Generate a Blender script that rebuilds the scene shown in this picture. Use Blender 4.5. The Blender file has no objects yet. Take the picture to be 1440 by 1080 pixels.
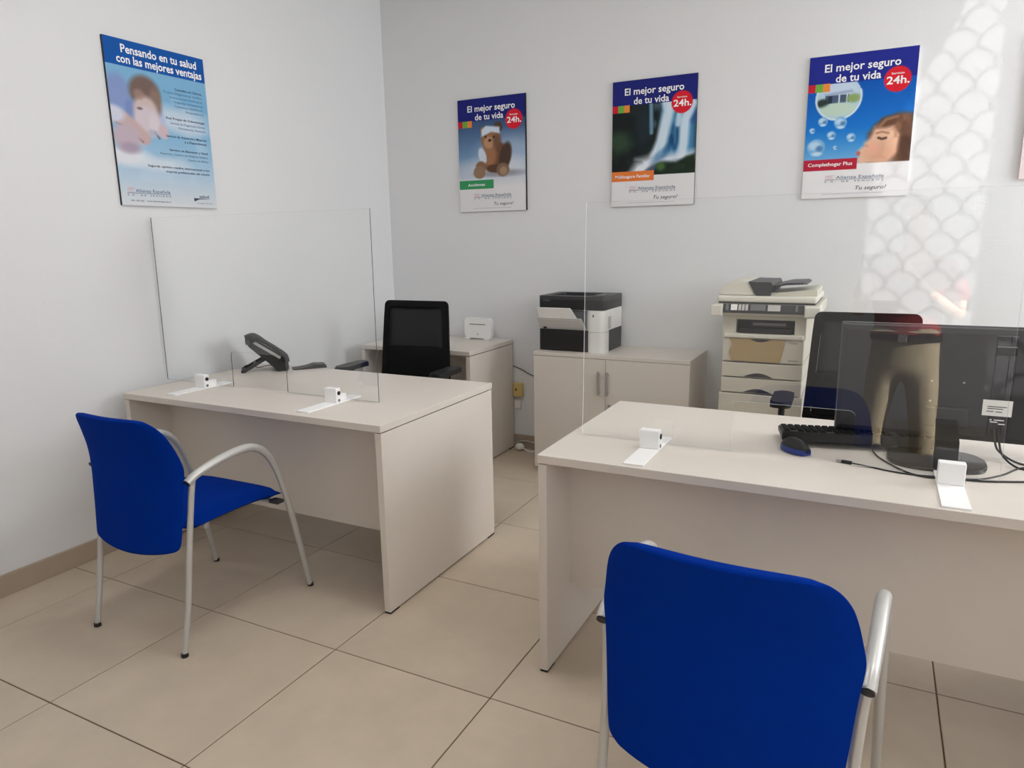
import bpy, bmesh, math, random
import numpy as np
from mathutils import Vector, Matrix
random.seed(7)
PI = math.pi
SC = bpy.context.scene
C = SC.collection

# ------------------------------------------------------------------ camera
CAM = (0.0, 0.0, 1.3885)
F = Vector((-0.44753614, 0.87127133, -0.20148865))
Rr = Vector((0.89091939, 0.45387067, -0.01624969))
Uu = Vector((-0.0772919, 0.18678247, 0.97935605))
cam = bpy.data.cameras.new('camera')
cam.sensor_width = 36.0
cam.lens = 993.36 * 36.0 / 1440.0
cam.clip_start = 0.01
camo = bpy.data.objects.new('camera', cam)
C.objects.link(camo)
camo.matrix_world = Matrix(((Rr.x, Uu.x, -F.x, CAM[0]), (Rr.y, Uu.y, -F.y, CAM[1]), (Rr.z, Uu.z, -F.z, CAM[2]), (0, 0, 0, 1)))
SC.camera = camo

# ------------------------------------------------------------------ room dimensions
WX0, WX1, WY0, WY1, WZ = -3.058, 2.5, -3.2, 4.135, 2.95
W1 = (0.35, 1.10, 1.20, 2.40)         # right wall, clear window: y0,y1,z0,z1
W2 = (1.41, 2.00, 1.15, 2.85)         # front wall screen window: x0,x1,z0,z1
W3 = (-2.6, 0.10, 1.55, 2.75)         # right wall, shop window closed by an added blind
W4 = (2.50, 3.90, 1.30, 2.65)         # right wall, window near the back wall closed by an added blind

# ------------------------------------------------------------------ world, suns, portals, exposure
SC.view_settings.view_transform = 'Standard'
SC.view_settings.look = 'None'
SC.view_settings.gamma = 1.0
SC.view_settings.use_curve_mapping = False
SC.view_settings.exposure = -0.03
SC.cycles.max_bounces = 10
SC.cycles.diffuse_bounces = 6
SC.cycles.transparent_max_bounces = 16
world = bpy.data.worlds.new('sky')
SC.world = world
world.use_nodes = True
bg = world.node_tree.nodes['Background']
bg.inputs[0].default_value = (0.93, 0.97, 1.0, 1)
bg.inputs[1].default_value = 4.2


def sun_light(name, travel, strength, angle, col):
    l = bpy.data.lights.new(name, 'SUN')
    l.energy = strength
    l.angle = math.radians(angle)
    l.color = col
    o = bpy.data.objects.new(name, l)
    C.objects.link(o)
    o.rotation_euler = Vector(travel).to_track_quat('-Z', 'Y').to_euler()
    return o


# the sun proper, coming in high through the shop window on the right onto the person's legs
sun_light('sun', (-0.86, -0.30, -0.42), 34.0, 0.5, (1.0, 0.96, 0.90))
# the low sun glint thrown back by the glazing across the street, through the scale-pattern screen
sun_light('street_glint', (-0.205, 1.0, -0.045), 0.60, 0.16, (1.0, 0.99, 0.97))


def portal(name, loc, rot, sx, sy):
    l = bpy.data.lights.new(name, 'AREA')
    l.shape = 'RECTANGLE'
    l.size, l.size_y = sx, sy
    l.cycles.is_portal = True
    o = bpy.data.objects.new(name, l)
    C.objects.link(o)
    o.location = loc
    o.rotation_euler = rot
    return o


portal('window_portal', (WX1 + 0.20, (W1[0] + W1[1]) / 2, (W1[2] + W1[3]) / 2), (0, PI / 2, 0), W1[3] - W1[2], W1[1] - W1[0])
portal('window_portal', ((W2[0] + W2[1]) / 2, WY0 - 0.12, (W2[2] + W2[3]) / 2), (PI / 2, 0, 0), W2[1] - W2[0], W2[3] - W2[2])


def window_fill_light(name, w, power):
    l = bpy.data.lights.new(name, 'AREA')
    l.shape = 'RECTANGLE'
    l.size, l.size_y = w[3] - w[2], w[1] - w[0]
    l.energy = power
    l.color = (0.945, 0.972, 1.0)
    o = bpy.data.objects.new(name, l)
    C.objects.link(o)
    o.location = (WX1 + 0.02, (w[0] + w[1]) / 2, (w[2] + w[3]) / 2)
    o.rotation_euler = (0, PI / 2, 0)
    return o


# area lamps added inside the two larger windows, standing in for their daylight
window_fill_light('added_window_fill', W3, 27.0)
window_fill_light('added_window_fill', W4, 58.0)


# ------------------------------------------------------------------ materials
def lin(c):
    return tuple(((v / 255) / 12.92 if v / 255 <= 0.04045 else ((v / 255 + 0.055) / 1.055) ** 2.4) for v in c)


MATS = {}


def mat(name, rgb, rough=0.5, metal=0.0, var=0.0, vscale=8.0, bump=0.0, bscale=200.0, spec=0.5, coat=0.0, emit=None, wave=None, sheen=0.0, objvar=0.0):
    if name in MATS:
        return MATS[name]
    m = bpy.data.materials.new(name)
    m.use_nodes = True
    nt = m.node_tree
    b = nt.nodes['Principled BSDF']
    col = (*lin(rgb), 1)
    b.inputs['Base Color'].default_value = col
    b.inputs['Roughness'].default_value = rough
    b.inputs['Metallic'].default_value = metal
    b.inputs['Specular IOR Level'].default_value = spec
    b.inputs['Coat Weight'].default_value = coat
    b.inputs['Sheen Weight'].default_value = sheen
    tc = nt.nodes.new('ShaderNodeTexCoord')
    if var > 0 or objvar > 0:
        n = nt.nodes.new('ShaderNodeTexNoise')
        n.inputs['Scale'].default_value = vscale
        n.inputs['Detail'].default_value = 6
        n.inputs['Roughness'].default_value = 0.62
        nt.links.new(tc.outputs['Object'], n.inputs['Vector'])
        mr = nt.nodes.new('ShaderNodeMapRange')
        mr.inputs[1].default_value = 0.25
        mr.inputs[2].default_value = 0.75
        mr.inputs[3].default_value = 1 - var
        mr.inputs[4].default_value = 1 + var
        nt.links.new(n.outputs[0], mr.inputs[0])
        last = mr.outputs[0]
        if objvar > 0:
            oi = nt.nodes.new('ShaderNodeObjectInfo')
            m2 = nt.nodes.new('ShaderNodeMapRange')
            m2.inputs[3].default_value = 1 - objvar
            m2.inputs[4].default_value = 1 + objvar
            nt.links.new(oi.outputs['Random'], m2.inputs[0])
            mm = nt.nodes.new('ShaderNodeMath')
            mm.operation = 'MULTIPLY'
            nt.links.new(last, mm.inputs[0])
            nt.links.new(m2.outputs[0], mm.inputs[1])
            last = mm.outputs[0]
            va = nt.nodes.new('ShaderNodeVectorMath')
            va.operation = 'ADD'
            nt.links.new(tc.outputs['Object'], va.inputs[0])
            sc_ = nt.nodes.new('ShaderNodeMath')
            sc_.operation = 'MULTIPLY'
            sc_.inputs[1].default_value = 40
            nt.links.new(oi.outputs['Random'], sc_.inputs[0])
            nt.links.new(sc_.outputs[0], va.inputs[1])
            nt.links.new(va.outputs[0], n.inputs['Vector'])
        vm = nt.nodes.new('ShaderNodeVectorMath')
        vm.operation = 'SCALE'
        vm.inputs[0].default_value = col[:3]
        nt.links.new(last, vm.inputs['Scale'])
        nt.links.new(vm.outputs[0], b.inputs['Base Color'])
    if wave:
        wv = nt.nodes.new('ShaderNodeTexWave')
        wv.bands_direction = wave[0]
        wv.inputs['Scale'].default_value = wave[1]
        nt.links.new(tc.outputs['Object'], wv.inputs['Vector'])
        mx = nt.nodes.new('ShaderNodeMix')
        mx.data_type = 'RGBA'
        mx.inputs[6].default_value = col
        mx.inputs[7].default_value = (*lin(wave[2]), 1)
        nt.links.new(wv.outputs[1], mx.inputs[0])
        nt.links.new(mx.outputs[2], b.inputs['Base Color'])
    if bump > 0:
        n2 = nt.nodes.new('ShaderNodeTexNoise')
        n2.inputs['Scale'].default_value = bscale
        n2.inputs['Detail'].default_value = 3
        nt.links.new(tc.outputs['Object'], n2.inputs['Vector'])
        bp = nt.nodes.new('ShaderNodeBump')
        bp.inputs['Strength'].default_value = bump
        bp.inputs['Distance'].default_value = 0.01
        nt.links.new(n2.outputs[0], bp.inputs['Height'])
        nt.links.new(bp.outputs[0], b.inputs['Normal'])
    if emit:
        b.inputs['Emission Color'].default_value = (*lin(rgb), 1)
        b.inputs['Emission Strength'].default_value = emit
    MATS[name] = m
    return m


def clear_mat(name, tint, ior=1.45):
    """thin clear sheet: transparent with a mirror reflection that follows the Fresnel law"""
    m = bpy.data.materials.new(name)
    m.use_nodes = True
    nt = m.node_tree
    nt.nodes.clear()
    o = nt.nodes.new('ShaderNodeOutputMaterial')
    t = nt.nodes.new('ShaderNodeBsdfTransparent')
    t.inputs[0].default_value = (*tint, 1)
    g = nt.nodes.new('ShaderNodeBsdfGlossy')
    g.inputs['Roughness'].default_value = 0.0
    g.inputs[0].default_value = (1, 1, 1, 1)
    fr = nt.nodes.new('ShaderNodeFresnel')
    geo = nt.nodes.new('ShaderNodeNewGeometry')
    fr.inputs[0].default_value = ior
    # same reflectance on entering and leaving the sheet
    mi = nt.nodes.new('ShaderNodeMix')
    mi.data_type = 'FLOAT'
    mi.inputs[2].default_value = ior
    mi.inputs[3].default_value = 1 / ior
    nt.links.new(geo.outputs['Backfacing'], mi.inputs[0])
    inv = nt.nodes.new('ShaderNodeMath')
    inv.operation = 'MULTIPLY'
    inv.inputs[1].default_value = 1.0
    mx = nt.nodes.new('ShaderNodeMixShader')
    nt.links.new(fr.outputs[0], inv.inputs[0])
    lw = nt.nodes.new('ShaderNodeLayerWeight')
    lw.inputs[0].default_value = 0.5
    # Schlick reflectance from the facing term, symmetric for both sides
    pw = nt.nodes.new('ShaderNodeMath')
    pw.operation = 'POWER'
    pw.inputs[1].default_value = 5.0
    nt.links.new(lw.outputs['Facing'], pw.inputs[0])
    mr = nt.nodes.new('ShaderNodeMapRange')
    mr.inputs[3].default_value = ((ior - 1) / (ior + 1)) ** 2
    mr.inputs[4].default_value = 1.0
    nt.links.new(pw.outputs[0], mr.inputs[0])
    for n in (fr, geo, mi, inv):
        nt.nodes.remove(n)
    nt.links.new(mr.outputs[0], mx.inputs[0])
    nt.links.new(t.outputs[0], mx.inputs[1])
    nt.links.new(g.outputs[0], mx.inputs[2])
    nt.links.new(mx.outputs[0], o.inputs[0])
    MATS[name] = m
    return m


def paint_mat(name, rough=0.35):
    m = bpy.data.materials.new(name)
    m.use_nodes = True
    nt = m.node_tree
    a = nt.nodes.new('ShaderNodeVertexColor')
    a.layer_name = 'print'
    nt.links.new(a.outputs[0], nt.nodes['Principled BSDF'].inputs['Base Color'])
    nt.nodes['Principled BSDF'].inputs['Roughness'].default_value = rough
    nt.nodes['Principled BSDF'].inputs['Specular IOR Level'].default_value = 0.2
    MATS[name] = m
    return m


mat('wall_paint', (225, 226, 228), 0.85, var=0.012, vscale=1.5, bump=0.08, bscale=120)
mat('ceiling_paint', (240, 240, 238), 0.9, var=0.01)
mat('tile', (200, 185, 166), 0.42, var=0.075, vscale=5.0, bump=0.012, bscale=60, objvar=0.03, spec=0.35)
mat('grout', (104, 84, 66), 0.9, var=0.1)
mat('skirting', (172, 156, 140), 0.5, var=0.05, vscale=6)
mat('melamine', (217, 209, 200), 0.38, var=0.012, vscale=14, spec=0.4)
mat('melamine_edge', (214, 207, 196), 0.45, var=0.012)
mat('black_plastic', (22, 22, 23), 0.5)
mat('matt_black', (13, 13, 14), 0.8, spec=0.2)
mat('dark_grey', (52, 52, 56), 0.45)
mat('mid_grey', (112, 112, 114), 0.4)
mat('alu', (186, 186, 184), 0.36, metal=0.75)
mat('silver_paint', (196, 195, 192), 0.38, metal=0.35)
mat('blue_fabric', (0, 46, 143), 0.95, var=0.06, vscale=30, bump=0.25, bscale=900, spec=0.05)
mat('white_plastic', (236, 235, 232), 0.35)
mat('fill_diffuser', (250, 248, 244), 0.5, emit=4.0)  # glowing face of the added ceiling panels
mat('silver_tray', (206, 204, 202), 0.4)
mat('bright_white', (244, 244, 244), 0.4)
mat('copier_plastic', (206, 201, 186), 0.45, var=0.01)
mat('copier_light', (218, 214, 202), 0.45)
mat('copier_tan', (176, 152, 112), 0.55, var=0.03)
mat('chair_mesh', (30, 31, 33), 0.7, wave=('Z', 120, (20, 20, 22)))
mat('monitor_grey', (46, 46, 49), 0.5)
mat('monitor_stripe', (27, 29, 40), 0.3)
mat('gloss_black', (14, 14, 15), 0.18)
mat('mouse_blue', (22, 50, 130), 0.35)
mat('socket_beige', (206, 182, 116), 0.5)
mat('paper', (238, 237, 233), 0.7)
mat('ink', (60, 60, 64), 0.7)
mat('navy_ink', (58, 62, 92), 0.6)
mat('steel_ink', (82, 106, 138), 0.6)
mat('pink_ink', (214, 178, 184), 0.6)
mat('white_ink', (246, 246, 248), 0.5)
mat('pale_pink', (226, 212, 212), 0.5)
mat('window_frame', (120, 122, 124), 0.4, metal=0.4)
mat('trousers', (172, 157, 130), 0.9, var=0.08, vscale=12, bump=0.35, bscale=14)
mat('red_shirt', (150, 14, 34), 0.85, var=0.05, vscale=10, bump=0.3, bscale=14)
mat('skin', (206, 158, 130), 0.55, var=0.03)
mat('hair', (54, 40, 30), 0.6, bump=0.4, bscale=80)
mat('leather', (30, 24, 20), 0.4)
clear_mat('clear_acrylic', (0.99, 0.995, 0.993), 1.49)
mat('acrylic_edge', (216, 221, 219), 0.2)
mat('acrylic_edge_dark', (72, 78, 76), 0.2)
clear_mat('window_glass', (0.97, 0.98, 0.98), 1.5)
paint_mat('poster_print', 0.6)


# ------------------------------------------------------------------ mesh helpers
def new():
    return bmesh.new()


def box(bm, x0, x1, y0, y1, z0, z1, bev=0.0, seg=2):
    vs = [bm.verts.new(p) for p in ((x0, y0, z0), (x1, y0, z0), (x1, y1, z0), (x0, y1, z0), (x0, y0, z1), (x1, y0, z1), (x1, y1, z1), (x0, y1, z1))]
    fs = [bm.faces.new([vs[i] for i in f]) for f in ((3, 2, 1, 0), (4, 5, 6, 7), (0, 1, 5, 4), (1, 2, 6, 5), (2, 3, 7, 6), (3, 0, 4, 7))]
    if bev > 0:
        es = list({e for f in fs for e in f.edges})
        bmesh.ops.bevel(bm, geom=es, offset=bev, segments=seg, profile=0.5, affect='EDGES')
    return bm


def loft(bm, loops, cap=True, closed=True):
    rows = [[bm.verts.new(p) for p in l] for l in loops]
    n = len(rows[0])
    for a, b in zip(rows[:-1], rows[1:]):
        for i in range(n if closed else n - 1):
            j = (i + 1) % n
            try:
                bm.faces.new((a[i], a[j], b[j], b[i]))
            except ValueError:
                pass
    if cap:
        for r, rev in ((rows[0], True), (rows[-1], False)):
            try:
                bm.faces.new(list(reversed(r)) if rev else r)
            except ValueError:
                pass
    return bm


def smooth_path(pts, n=6):
    P = [Vector(p) for p in pts]
    if len(P) < 3:
        return P
    out = []
    for i in range(len(P) - 1):
        p0 = P[max(i - 1, 0)]
        p1, p2 = P[i], P[i + 1]
        p3 = P[min(i + 2, len(P) - 1)]
        for k in range(n):
            t = k / n
            out.append(0.5 * ((2 * p1) + (p2 - p0) * t + (2 * p0 - 5 * p1 + 4 * p2 - p3) * t * t + (3 * p1 - p0 - 3 * p2 + p3) * t ** 3))
    out.append(P[-1])
    return out


def tube(bm, pts, r, seg=12, n=6, smooth=True, flat=1.0, side=(1, 0, 0)):
    """tube along pts; r a number or a list per control point; flat widens it along side"""
    P = smooth_path(pts, n) if smooth else [Vector(p) for p in pts]
    m = len(P)
    if isinstance(r, (int, float)):
        rs = [r] * m
    else:
        rs = [float(np.interp(i / (m - 1) * (len(r) - 1), range(len(r)), r)) for i in range(m)]
    loops = []
    prev = None
    for i in range(m):
        t = (P[min(i + 1, m - 1)] - P[max(i - 1, 0)]).normalized()
        a = Vector(side) if prev is None else prev
        a = a - t * a.dot(t)
        if a.length < 1e-4:
            a = Vector((0, 1, 0)) - t * t.y
            if a.length < 1e-4:
                a = Vector((0, 0, 1))
        a.normalize()
        prev = a
        b = t.cross(a)
        loops.append([P[i] + a * math.cos(2 * PI * k / seg) * rs[i] * flat + b * math.sin(2 * PI * k / seg) * rs[i] for k in range(seg)])
    return loft(bm, loops)


def cyl(bm, c, r, z0, z1, seg=24, r2=None):
    r2 = r if r2 is None else r2
    return loft(bm, [[(c[0] + q * math.cos(2 * PI * k / seg), c[1] + q * math.sin(2 * PI * k / seg), z) for k in range(seg)] for q, z in ((r, z0), (r2, z1))])


def prism(bm, pts, axis, a, b):
    """polygon pts (2d) extruded along axis from a to b; 2d coords are the two other axes in order"""
    def p(q, t):
        return (t, q[0], q[1]) if axis == 0 else ((q[0], t, q[1]) if axis == 1 else (q[0], q[1], t))
    loft(bm, [[p(q, a) for q in pts], [p(q, b) for q in pts]])
    return bm


def rrect(x0, x1, z0, z1, r, n=5):
    out = []
    for cx, cz, a0 in ((x1 - r, z0 + r, -PI / 2), (x1 - r, z1 - r, 0), (x0 + r, z1 - r, PI / 2), (x0 + r, z0 + r, PI)):
        for k in range(n + 1):
            a = a0 + PI / 2 * k / n
            out.append((cx + r * math.cos(a), cz + r * math.sin(a)))
    return out


def obj(name, bm, material, parent=None, smooth=False, loc=None, rot=None):
    bmesh.ops.recalc_face_normals(bm, faces=bm.faces)
    me = bpy.data.meshes.new(name)
    bm.to_mesh(me)
    bm.free()
    for mm in (material if isinstance(material, (list, tuple)) else [material]):
        me.materials.append(MATS[mm])
    if smooth:
        me.shade_smooth()
        if smooth != 'all':
            me.set_sharp_from_angle(angle=math.radians(40))
    o = bpy.data.objects.new(name, me)
    C.objects.link(o)
    if parent:
        o.parent = parent
    if loc:
        o.location = loc
    if rot:
        o.rotation_euler = rot
    return o


def tag(o, label, cat, group=None):
    o['label'] = label
    o['category'] = cat
    if group:
        o['group'] = group
    return o


def thing(name, label, cat, loc=(0, 0, 0), rotz=0.0, group=None):
    o = bpy.data.objects.new(name, None)
    o.empty_display_size = 0.1
    C.objects.link(o)
    o.location = loc
    o.rotation_euler = (0, 0, rotz)
    return tag(o, label, cat, group)


def struct(name, bm, material, label=None, smooth=False):
    o = obj(name, bm, material, None, smooth)
    o['kind'] = 'structure'
    if label:
        o['label'] = label
    return o


def copy_tree(root, loc, rotz, label, group=None):
    r = root.copy()
    C.objects.link(r)
    r.location = loc
    r.rotation_euler = (0, 0, rotz)
    r['label'] = label
    if group:
        r['group'] = group
    for ch in list(root.children):
        c = ch.copy()
        C.objects.link(c)
        c.parent = r
        for g in list(ch.children):
            d = g.copy()
            C.objects.link(d)
            d.parent = c
    return r


# ------------------------------------------------------------------ the room shell
TS, TX, TY = 0.6128, -2.8004, 1.0764
fl = struct('floor', box(new(), WX0 - 0.15, WX1 + 0.15, WY0 - 0.15, WY1 + 0.15, -0.06, -0.0025), 'grout', 'beige stone tile floor with dark joints')
GAP = 0.0042
tile_cache = {}
i0, i1 = math.floor((WX0 - TX) / TS), math.ceil((WX1 - TX) / TS)
j0, j1 = math.floor((WY0 - TY) / TS), math.ceil((WY1 - TY) / TS)
for i in range(i0, i1):
    for j in range(j0, j1):
        xa, xb = max(TX + i * TS, WX0), min(TX + (i + 1) * TS, WX1)
        ya, yb = max(TY + j * TS, WY0), min(TY + (j + 1) * TS, WY1)
        w, d = xb - xa - GAP, yb - ya - GAP
        if w < 0.01 or d < 0.01:
            continue
        key = (round(w, 4), round(d, 4))
        if key not in tile_cache:
            bm = box(new(), -w / 2, w / 2, -d / 2, d / 2, -0.006, 0.0)
            top = [e for e in bm.edges if all(abs(v.co.z) < 1e-6 for v in e.verts)]
            bmesh.ops.bevel(bm, geom=top, offset=0.0012, segments=1, affect='EDGES')
            o = obj('tile', bm, 'tile', fl)
            tile_cache[key] = o.data
        else:
            o = bpy.data.objects.new('tile', tile_cache[key])
            C.objects.link(o)
            o.parent = fl
        o.location = ((xa + xb) / 2, (ya + yb) / 2, 0)

T = 0.2
struct('wall_back', box(new(), WX0 - T, WX1 + T, WY1, WY1 + T, -0.06, WZ), 'wall_paint', 'white painted back wall')
struct('wall_left', box(new(), WX0 - T, WX0, WY0 - T, WY1, -0.06, WZ), 'wall_paint', 'white painted left wall')
bm = new()
prev_y = WY0 - T
for a, b, c_, d in (W3, W1, W4):
    box(bm, WX1, WX1 + T, prev_y, a, -0.06, WZ)
    box(bm, WX1, WX1 + T, a, b, -0.06, c_)
    box(bm, WX1, WX1 + T, a, b, d, WZ)
    prev_y = b
box(bm, WX1, WX1 + T, prev_y, WY1, -0.06, WZ)
struct('wall_right', bm, 'wall_paint')
bm = new()
box(bm, WX0, W2[0], WY0 - T, WY0, -0.06, WZ)
box(bm, W2[1], WX1, WY0 - T, WY0, -0.06, WZ)
box(bm, W2[0], W2[1], WY0 - T, WY0, -0.06, W2[2])
box(bm, W2[0], W2[1], WY0 - T, WY0, W2[3], WZ)
struct('wall_front', bm, 'wall_paint')
struct('ceiling', box(new(), WX0 - T, WX1 + T, WY0 - T, WY1 + T, WZ, WZ + 0.1), 'ceiling_paint')
bm = box(new(), WX0, WX0 + 0.012, WY0, WY1 - 0.012, 0.0, 0.09, 0.002, 1)
struct('baseboard_left', bm, 'skirting', 'beige tile skirting along the left wall')
bm = box(new(), WX0 + 0.012, WX1, WY1 - 0.012, WY1, 0.0, 0.09, 0.002, 1)
struct('baseboard_back', bm, 'skirting', 'beige tile skirting along the back wall')

# right shop window
y0, y1, z0, z1 = W1
wn = bpy.data.objects.new('window_1', None)
C.objects.link(wn)
wn['kind'] = 'structure'
bm = new()
for a, b in ((y0, y0 + 0.03), (y1 - 0.03, y1)):
    box(bm, WX1 + 0.06, WX1 + 0.12, a, b, z0, z1)
for a, b in ((z0, z0 + 0.03), (z1 - 0.03, z1)):
    box(bm, WX1 + 0.062, WX1 + 0.118, y0 + 0.03, y1 - 0.03, a, b)
obj('frame', bm, 'window_frame', wn)
obj('pane', box(new(), WX1 + 0.086, WX1 + 0.092, y0 + 0.03, y1 - 0.03, z0 + 0.03, z1 - 0.03), 'window_glass', wn)
for nm, (y0, y1, z0, z1) in (('window_3', W3), ('window_4', W4)):
    wn = bpy.data.objects.new(nm, None)
    C.objects.link(wn)
    wn['kind'] = 'structure'
    bm = new()
    for a, b in ((y0, y0 + 0.05), (y1 - 0.05, y1)):
        box(bm, WX1 + 0.06, WX1 + 0.12, a, b, z0, z1)
    for a, b in ((z0, z0 + 0.05), (z1 - 0.05, z1)):
        box(bm, WX1 + 0.062, WX1 + 0.118, y0 + 0.05, y1 - 0.05, a, b)
    obj('frame', bm, 'window_frame', wn)
    obj('added_blind', box(new(), WX1 + 0.03, WX1 + 0.034, y0, y1, z0, z1), 'bright_white', wn)  # blind added behind the fill lamp to keep direct sun out

# front window with the fish-scale screen
x0, x1, z0, z1 = W2
wn = bpy.data.objects.new('window_2', None)
C.objects.link(wn)
wn['kind'] = 'structure'
bm = new()
for a, b in ((x0, x0 + 0.04), (x1 - 0.04, x1)):
    box(bm, a, b, WY0 - 0.1, WY0 - 0.05, z0, z1)
for a, b in ((z0, z0 + 0.04), (z1 - 0.04, z1)):
    box(bm, x0 + 0.04, x1 - 0.04, WY0 - 0.098, WY0 - 0.052, a, b)
obj('frame', bm, 'window_frame', wn)
bm = new()
SW, SH = 0.15, 0.093
r = 0
zz = z0 + 0.02
while zz < z1 - 0.06:
    xx = x0 - (SW / 2 if r % 2 else 0)
    while xx < x1 + SW:
        cx = xx
        # a round-topped scale: half ring, with a small solid wedge where neighbours meet
        seg = [(cx + math.cos(PI * k / 14) * SW * 0.5, zz + math.sin(PI * k / 14) * SW * 0.55) for k in range(15)]
        if x0 + 0.05 < cx + SW / 2 < x1 - 0.05 and z0 + 0.06 < zz < z1 - 0.06:
            prism(bm, [(cx + SW / 2 - 0.014, zz + 0.022), (cx + SW / 2 - 0.006, zz - 0.014), (cx + SW / 2 + 0.006, zz - 0.014), (cx + SW / 2 + 0.014, zz + 0.022), (cx + SW / 2, zz + 0.008)], 1, WY0 - 0.0795, WY0 - 0.0755)
        for p, q in zip(seg[:-1], seg[1:]):
            if min(p[0], q[0]) < x0 + 0.03 or max(p[0], q[0]) > x1 - 0.03 or min(p[1], q[1]) < z0 + 0.03 or max(p[1], q[1]) > z1 - 0.03:
                continue
            dx, dz = q[0] - p[0], q[1] - p[1]
            L = math.hypot(dx, dz)
            nx, nz = -dz / L * 0.007, dx / L * 0.007
            prism(bm, [(p[0] - nx, p[1] - nz), (q[0] - nx, q[1] - nz), (q[0] + nx, q[1] + nz), (p[0] + nx, p[1] + nz)], 1, WY0 - 0.08, WY0 - 0.075)
        xx += SW
    zz += SH
    r += 1
obj('scale_lattice', bm, 'window_frame', wn)
# unseen slanted panel added outside, left of the screen, to trim the glint
obj('added_glint_blocker', prism(new(), [(1.20, 1.70), (1.40, 1.78), (1.86, 2.68), (1.98, 2.98), (1.20, 2.98)], 1, WY0 - 0.62, WY0 - 0.60), 'window_frame', wn)


# ------------------------------------------------------------------ ceiling panels added out of view for more light from above
for x, y, lb in ((-1.5, 1.9, 'unseen square lamp added over the left desk'), (0.6, 1.9, 'unseen square lamp added over the right desk')):
    t = thing('added_ceiling_lamp', lb, 'lamp', (x, y, WZ - 0.03), 0, 'added ceiling lamps')
    bm = new()
    for a, b, c_, d in ((-0.3, -0.28, -0.3, 0.3), (0.28, 0.3, -0.3, 0.3), (-0.28, 0.28, -0.3, -0.28), (-0.28, 0.28, 0.28, 0.3)):
        box(bm, a, b, c_, d, 0.0, 0.03)
    obj('frame', bm, 'alu', t)
    obj('diffuser', box(new(), -0.28, 0.28, -0.28, 0.28, 0.006, 0.012), 'fill_diffuser', t)
    l = bpy.data.lights.new('fill_glow', 'AREA')
    l.size = 0.55
    l.energy = 8.0
    l.color = (1.0, 0.99, 0.98)
    lo = bpy.data.objects.new('fill_glow', l)
    C.objects.link(lo)
    lo.parent = t
    lo.location = (0, 0, 0.004)


# ------------------------------------------------------------------ desks
def make_desk(name, label, xl, xr, yf, yb, group=None):
    w, d, h = xr - xl, yb - yf, 0.74
    t = thing(name, label, 'desk', (xl, yf, 0), 0, group)
    obj('tabletop', box(new(), 0, w, 0, d, h - 0.027, h, 0.0015, 1), 'melamine', t)
    for a in (0.002, w - 0.030):
        p = obj('side_panel', box(new(), a, a + 0.028, 0.004, d - 0.004, 0.008, h - 0.031, 0.001, 1), 'melamine', t)
        for yy in (0.006, d - 0.062):
            obj('glide', box(new(), a + 0.001, a + 0.027, yy, yy + 0.056, 0.0, 0.010), 'black_plastic', p)
        obj('spacer', box(new(), a + 0.004, a + 0.024, 0.02, d - 0.02, h - 0.0312, h - 0.0268), 'black_plastic', p)
    obj('modesty_panel', box(new(), 0.030, w - 0.030, 0.20, 0.218, 0.23, h - 0.03), 'melamine', t)
    return t


make_desk('office_desk', 'white desk against the left wall, blue chair on its near side', -2.966, -1.538, 1.957, 2.793, 'white office desks')
make_desk('office_desk', 'white desk carrying the monitor, keyboard and mouse, cut by the right edge', -0.884, 0.80, 1.878, 2.674, 'white office desks')


# ------------------------------------------------------------------ acrylic screens
def make_screen(name, label, xl, xr, yp, zb, zt, ox0, ox1, oz, tilt, feet, footlab, edge):
    t = thing(name, label, 'screen', (xl, yp, zb))
    w, h = xr - xl, zt - zb
    a, b, o = ox0 - xl, ox1 - xl, oz - zb
    rr = 0.018
    pts = [(0, 0), (a, 0), (a, o - rr)]
    pts += [(a + rr - rr * math.cos(PI / 2 * k / 5), o - rr + rr * math.sin(PI / 2 * k / 5)) for k in range(1, 6)]
    pts += [(b - rr + rr * math.sin(PI / 2 * k / 5), o - rr + rr * math.cos(PI / 2 * k / 5)) for k in range(0, 6)]
    pts += [(b, 0), (w, 0)] + [(w, h), (0, h)]
    bm = new()
    th = 0.004
    f1 = [bm.verts.new((p[0], -th / 2, p[1])) for p in pts]
    f2 = [bm.verts.new((p[0], th / 2, p[1])) for p in pts]
    bm.faces.new(f1)
    bm.faces.new(list(reversed(f2)))
    n = len(pts)
    for i in range(n):
        j = (i + 1) % n
        f = bm.faces.new((f1[j], f1[i], f2[i], f2[j]))
        f.material_index = 1
    pane = obj('pane', bm, ['clear_acrylic', edge], t)
    pane.rotation_euler = (-tilt, 0, 0)
    for fx, fy0 in feet:
        ft = thing_foot(fx - xl, fy0 - yp, yp)
        ft.parent = t
    return t


def thing_foot(x, yfront, yp):
    """clamp foot: base plate on the desk, upright clip that holds the sheet; local to the screen"""
    bm = new()
    w = 0.062
    zb = -0.004
    box(bm, x - w / 2, x + w / 2, yfront, 0.07, zb, zb + 0.005, 0.001, 1)
    ft = obj('foot', bm, 'bright_white')
    bm = new()
    box(bm, x - w / 2, x + w / 2, -0.086, -0.058, zb + 0.005, 0.060, 0.002, 1)
    box(bm, x - 0.014, x + 0.014, -0.058, -0.0035, zb + 0.005, 0.026, 0.001, 1)
    obj('clip', bm, 'bright_white', ft)
    bm = new()
    tube(bm, [(x + w / 2 - 0.002, -0.071, 0.040), (x + w / 2 + 0.003, -0.071, 0.040)], 0.0085, 12, smooth=False)
    obj('knob', bm, 'black_plastic', ft, True)
    bm = new()
    tube(bm, [(x + w / 2 - 0.002, -0.071, 0.010), (x + w / 2 + 0.002, -0.071, 0.010)], 0.006, 10, smooth=False)
    obj('screw', bm, 'mid_grey', ft, True)
    return ft


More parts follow.
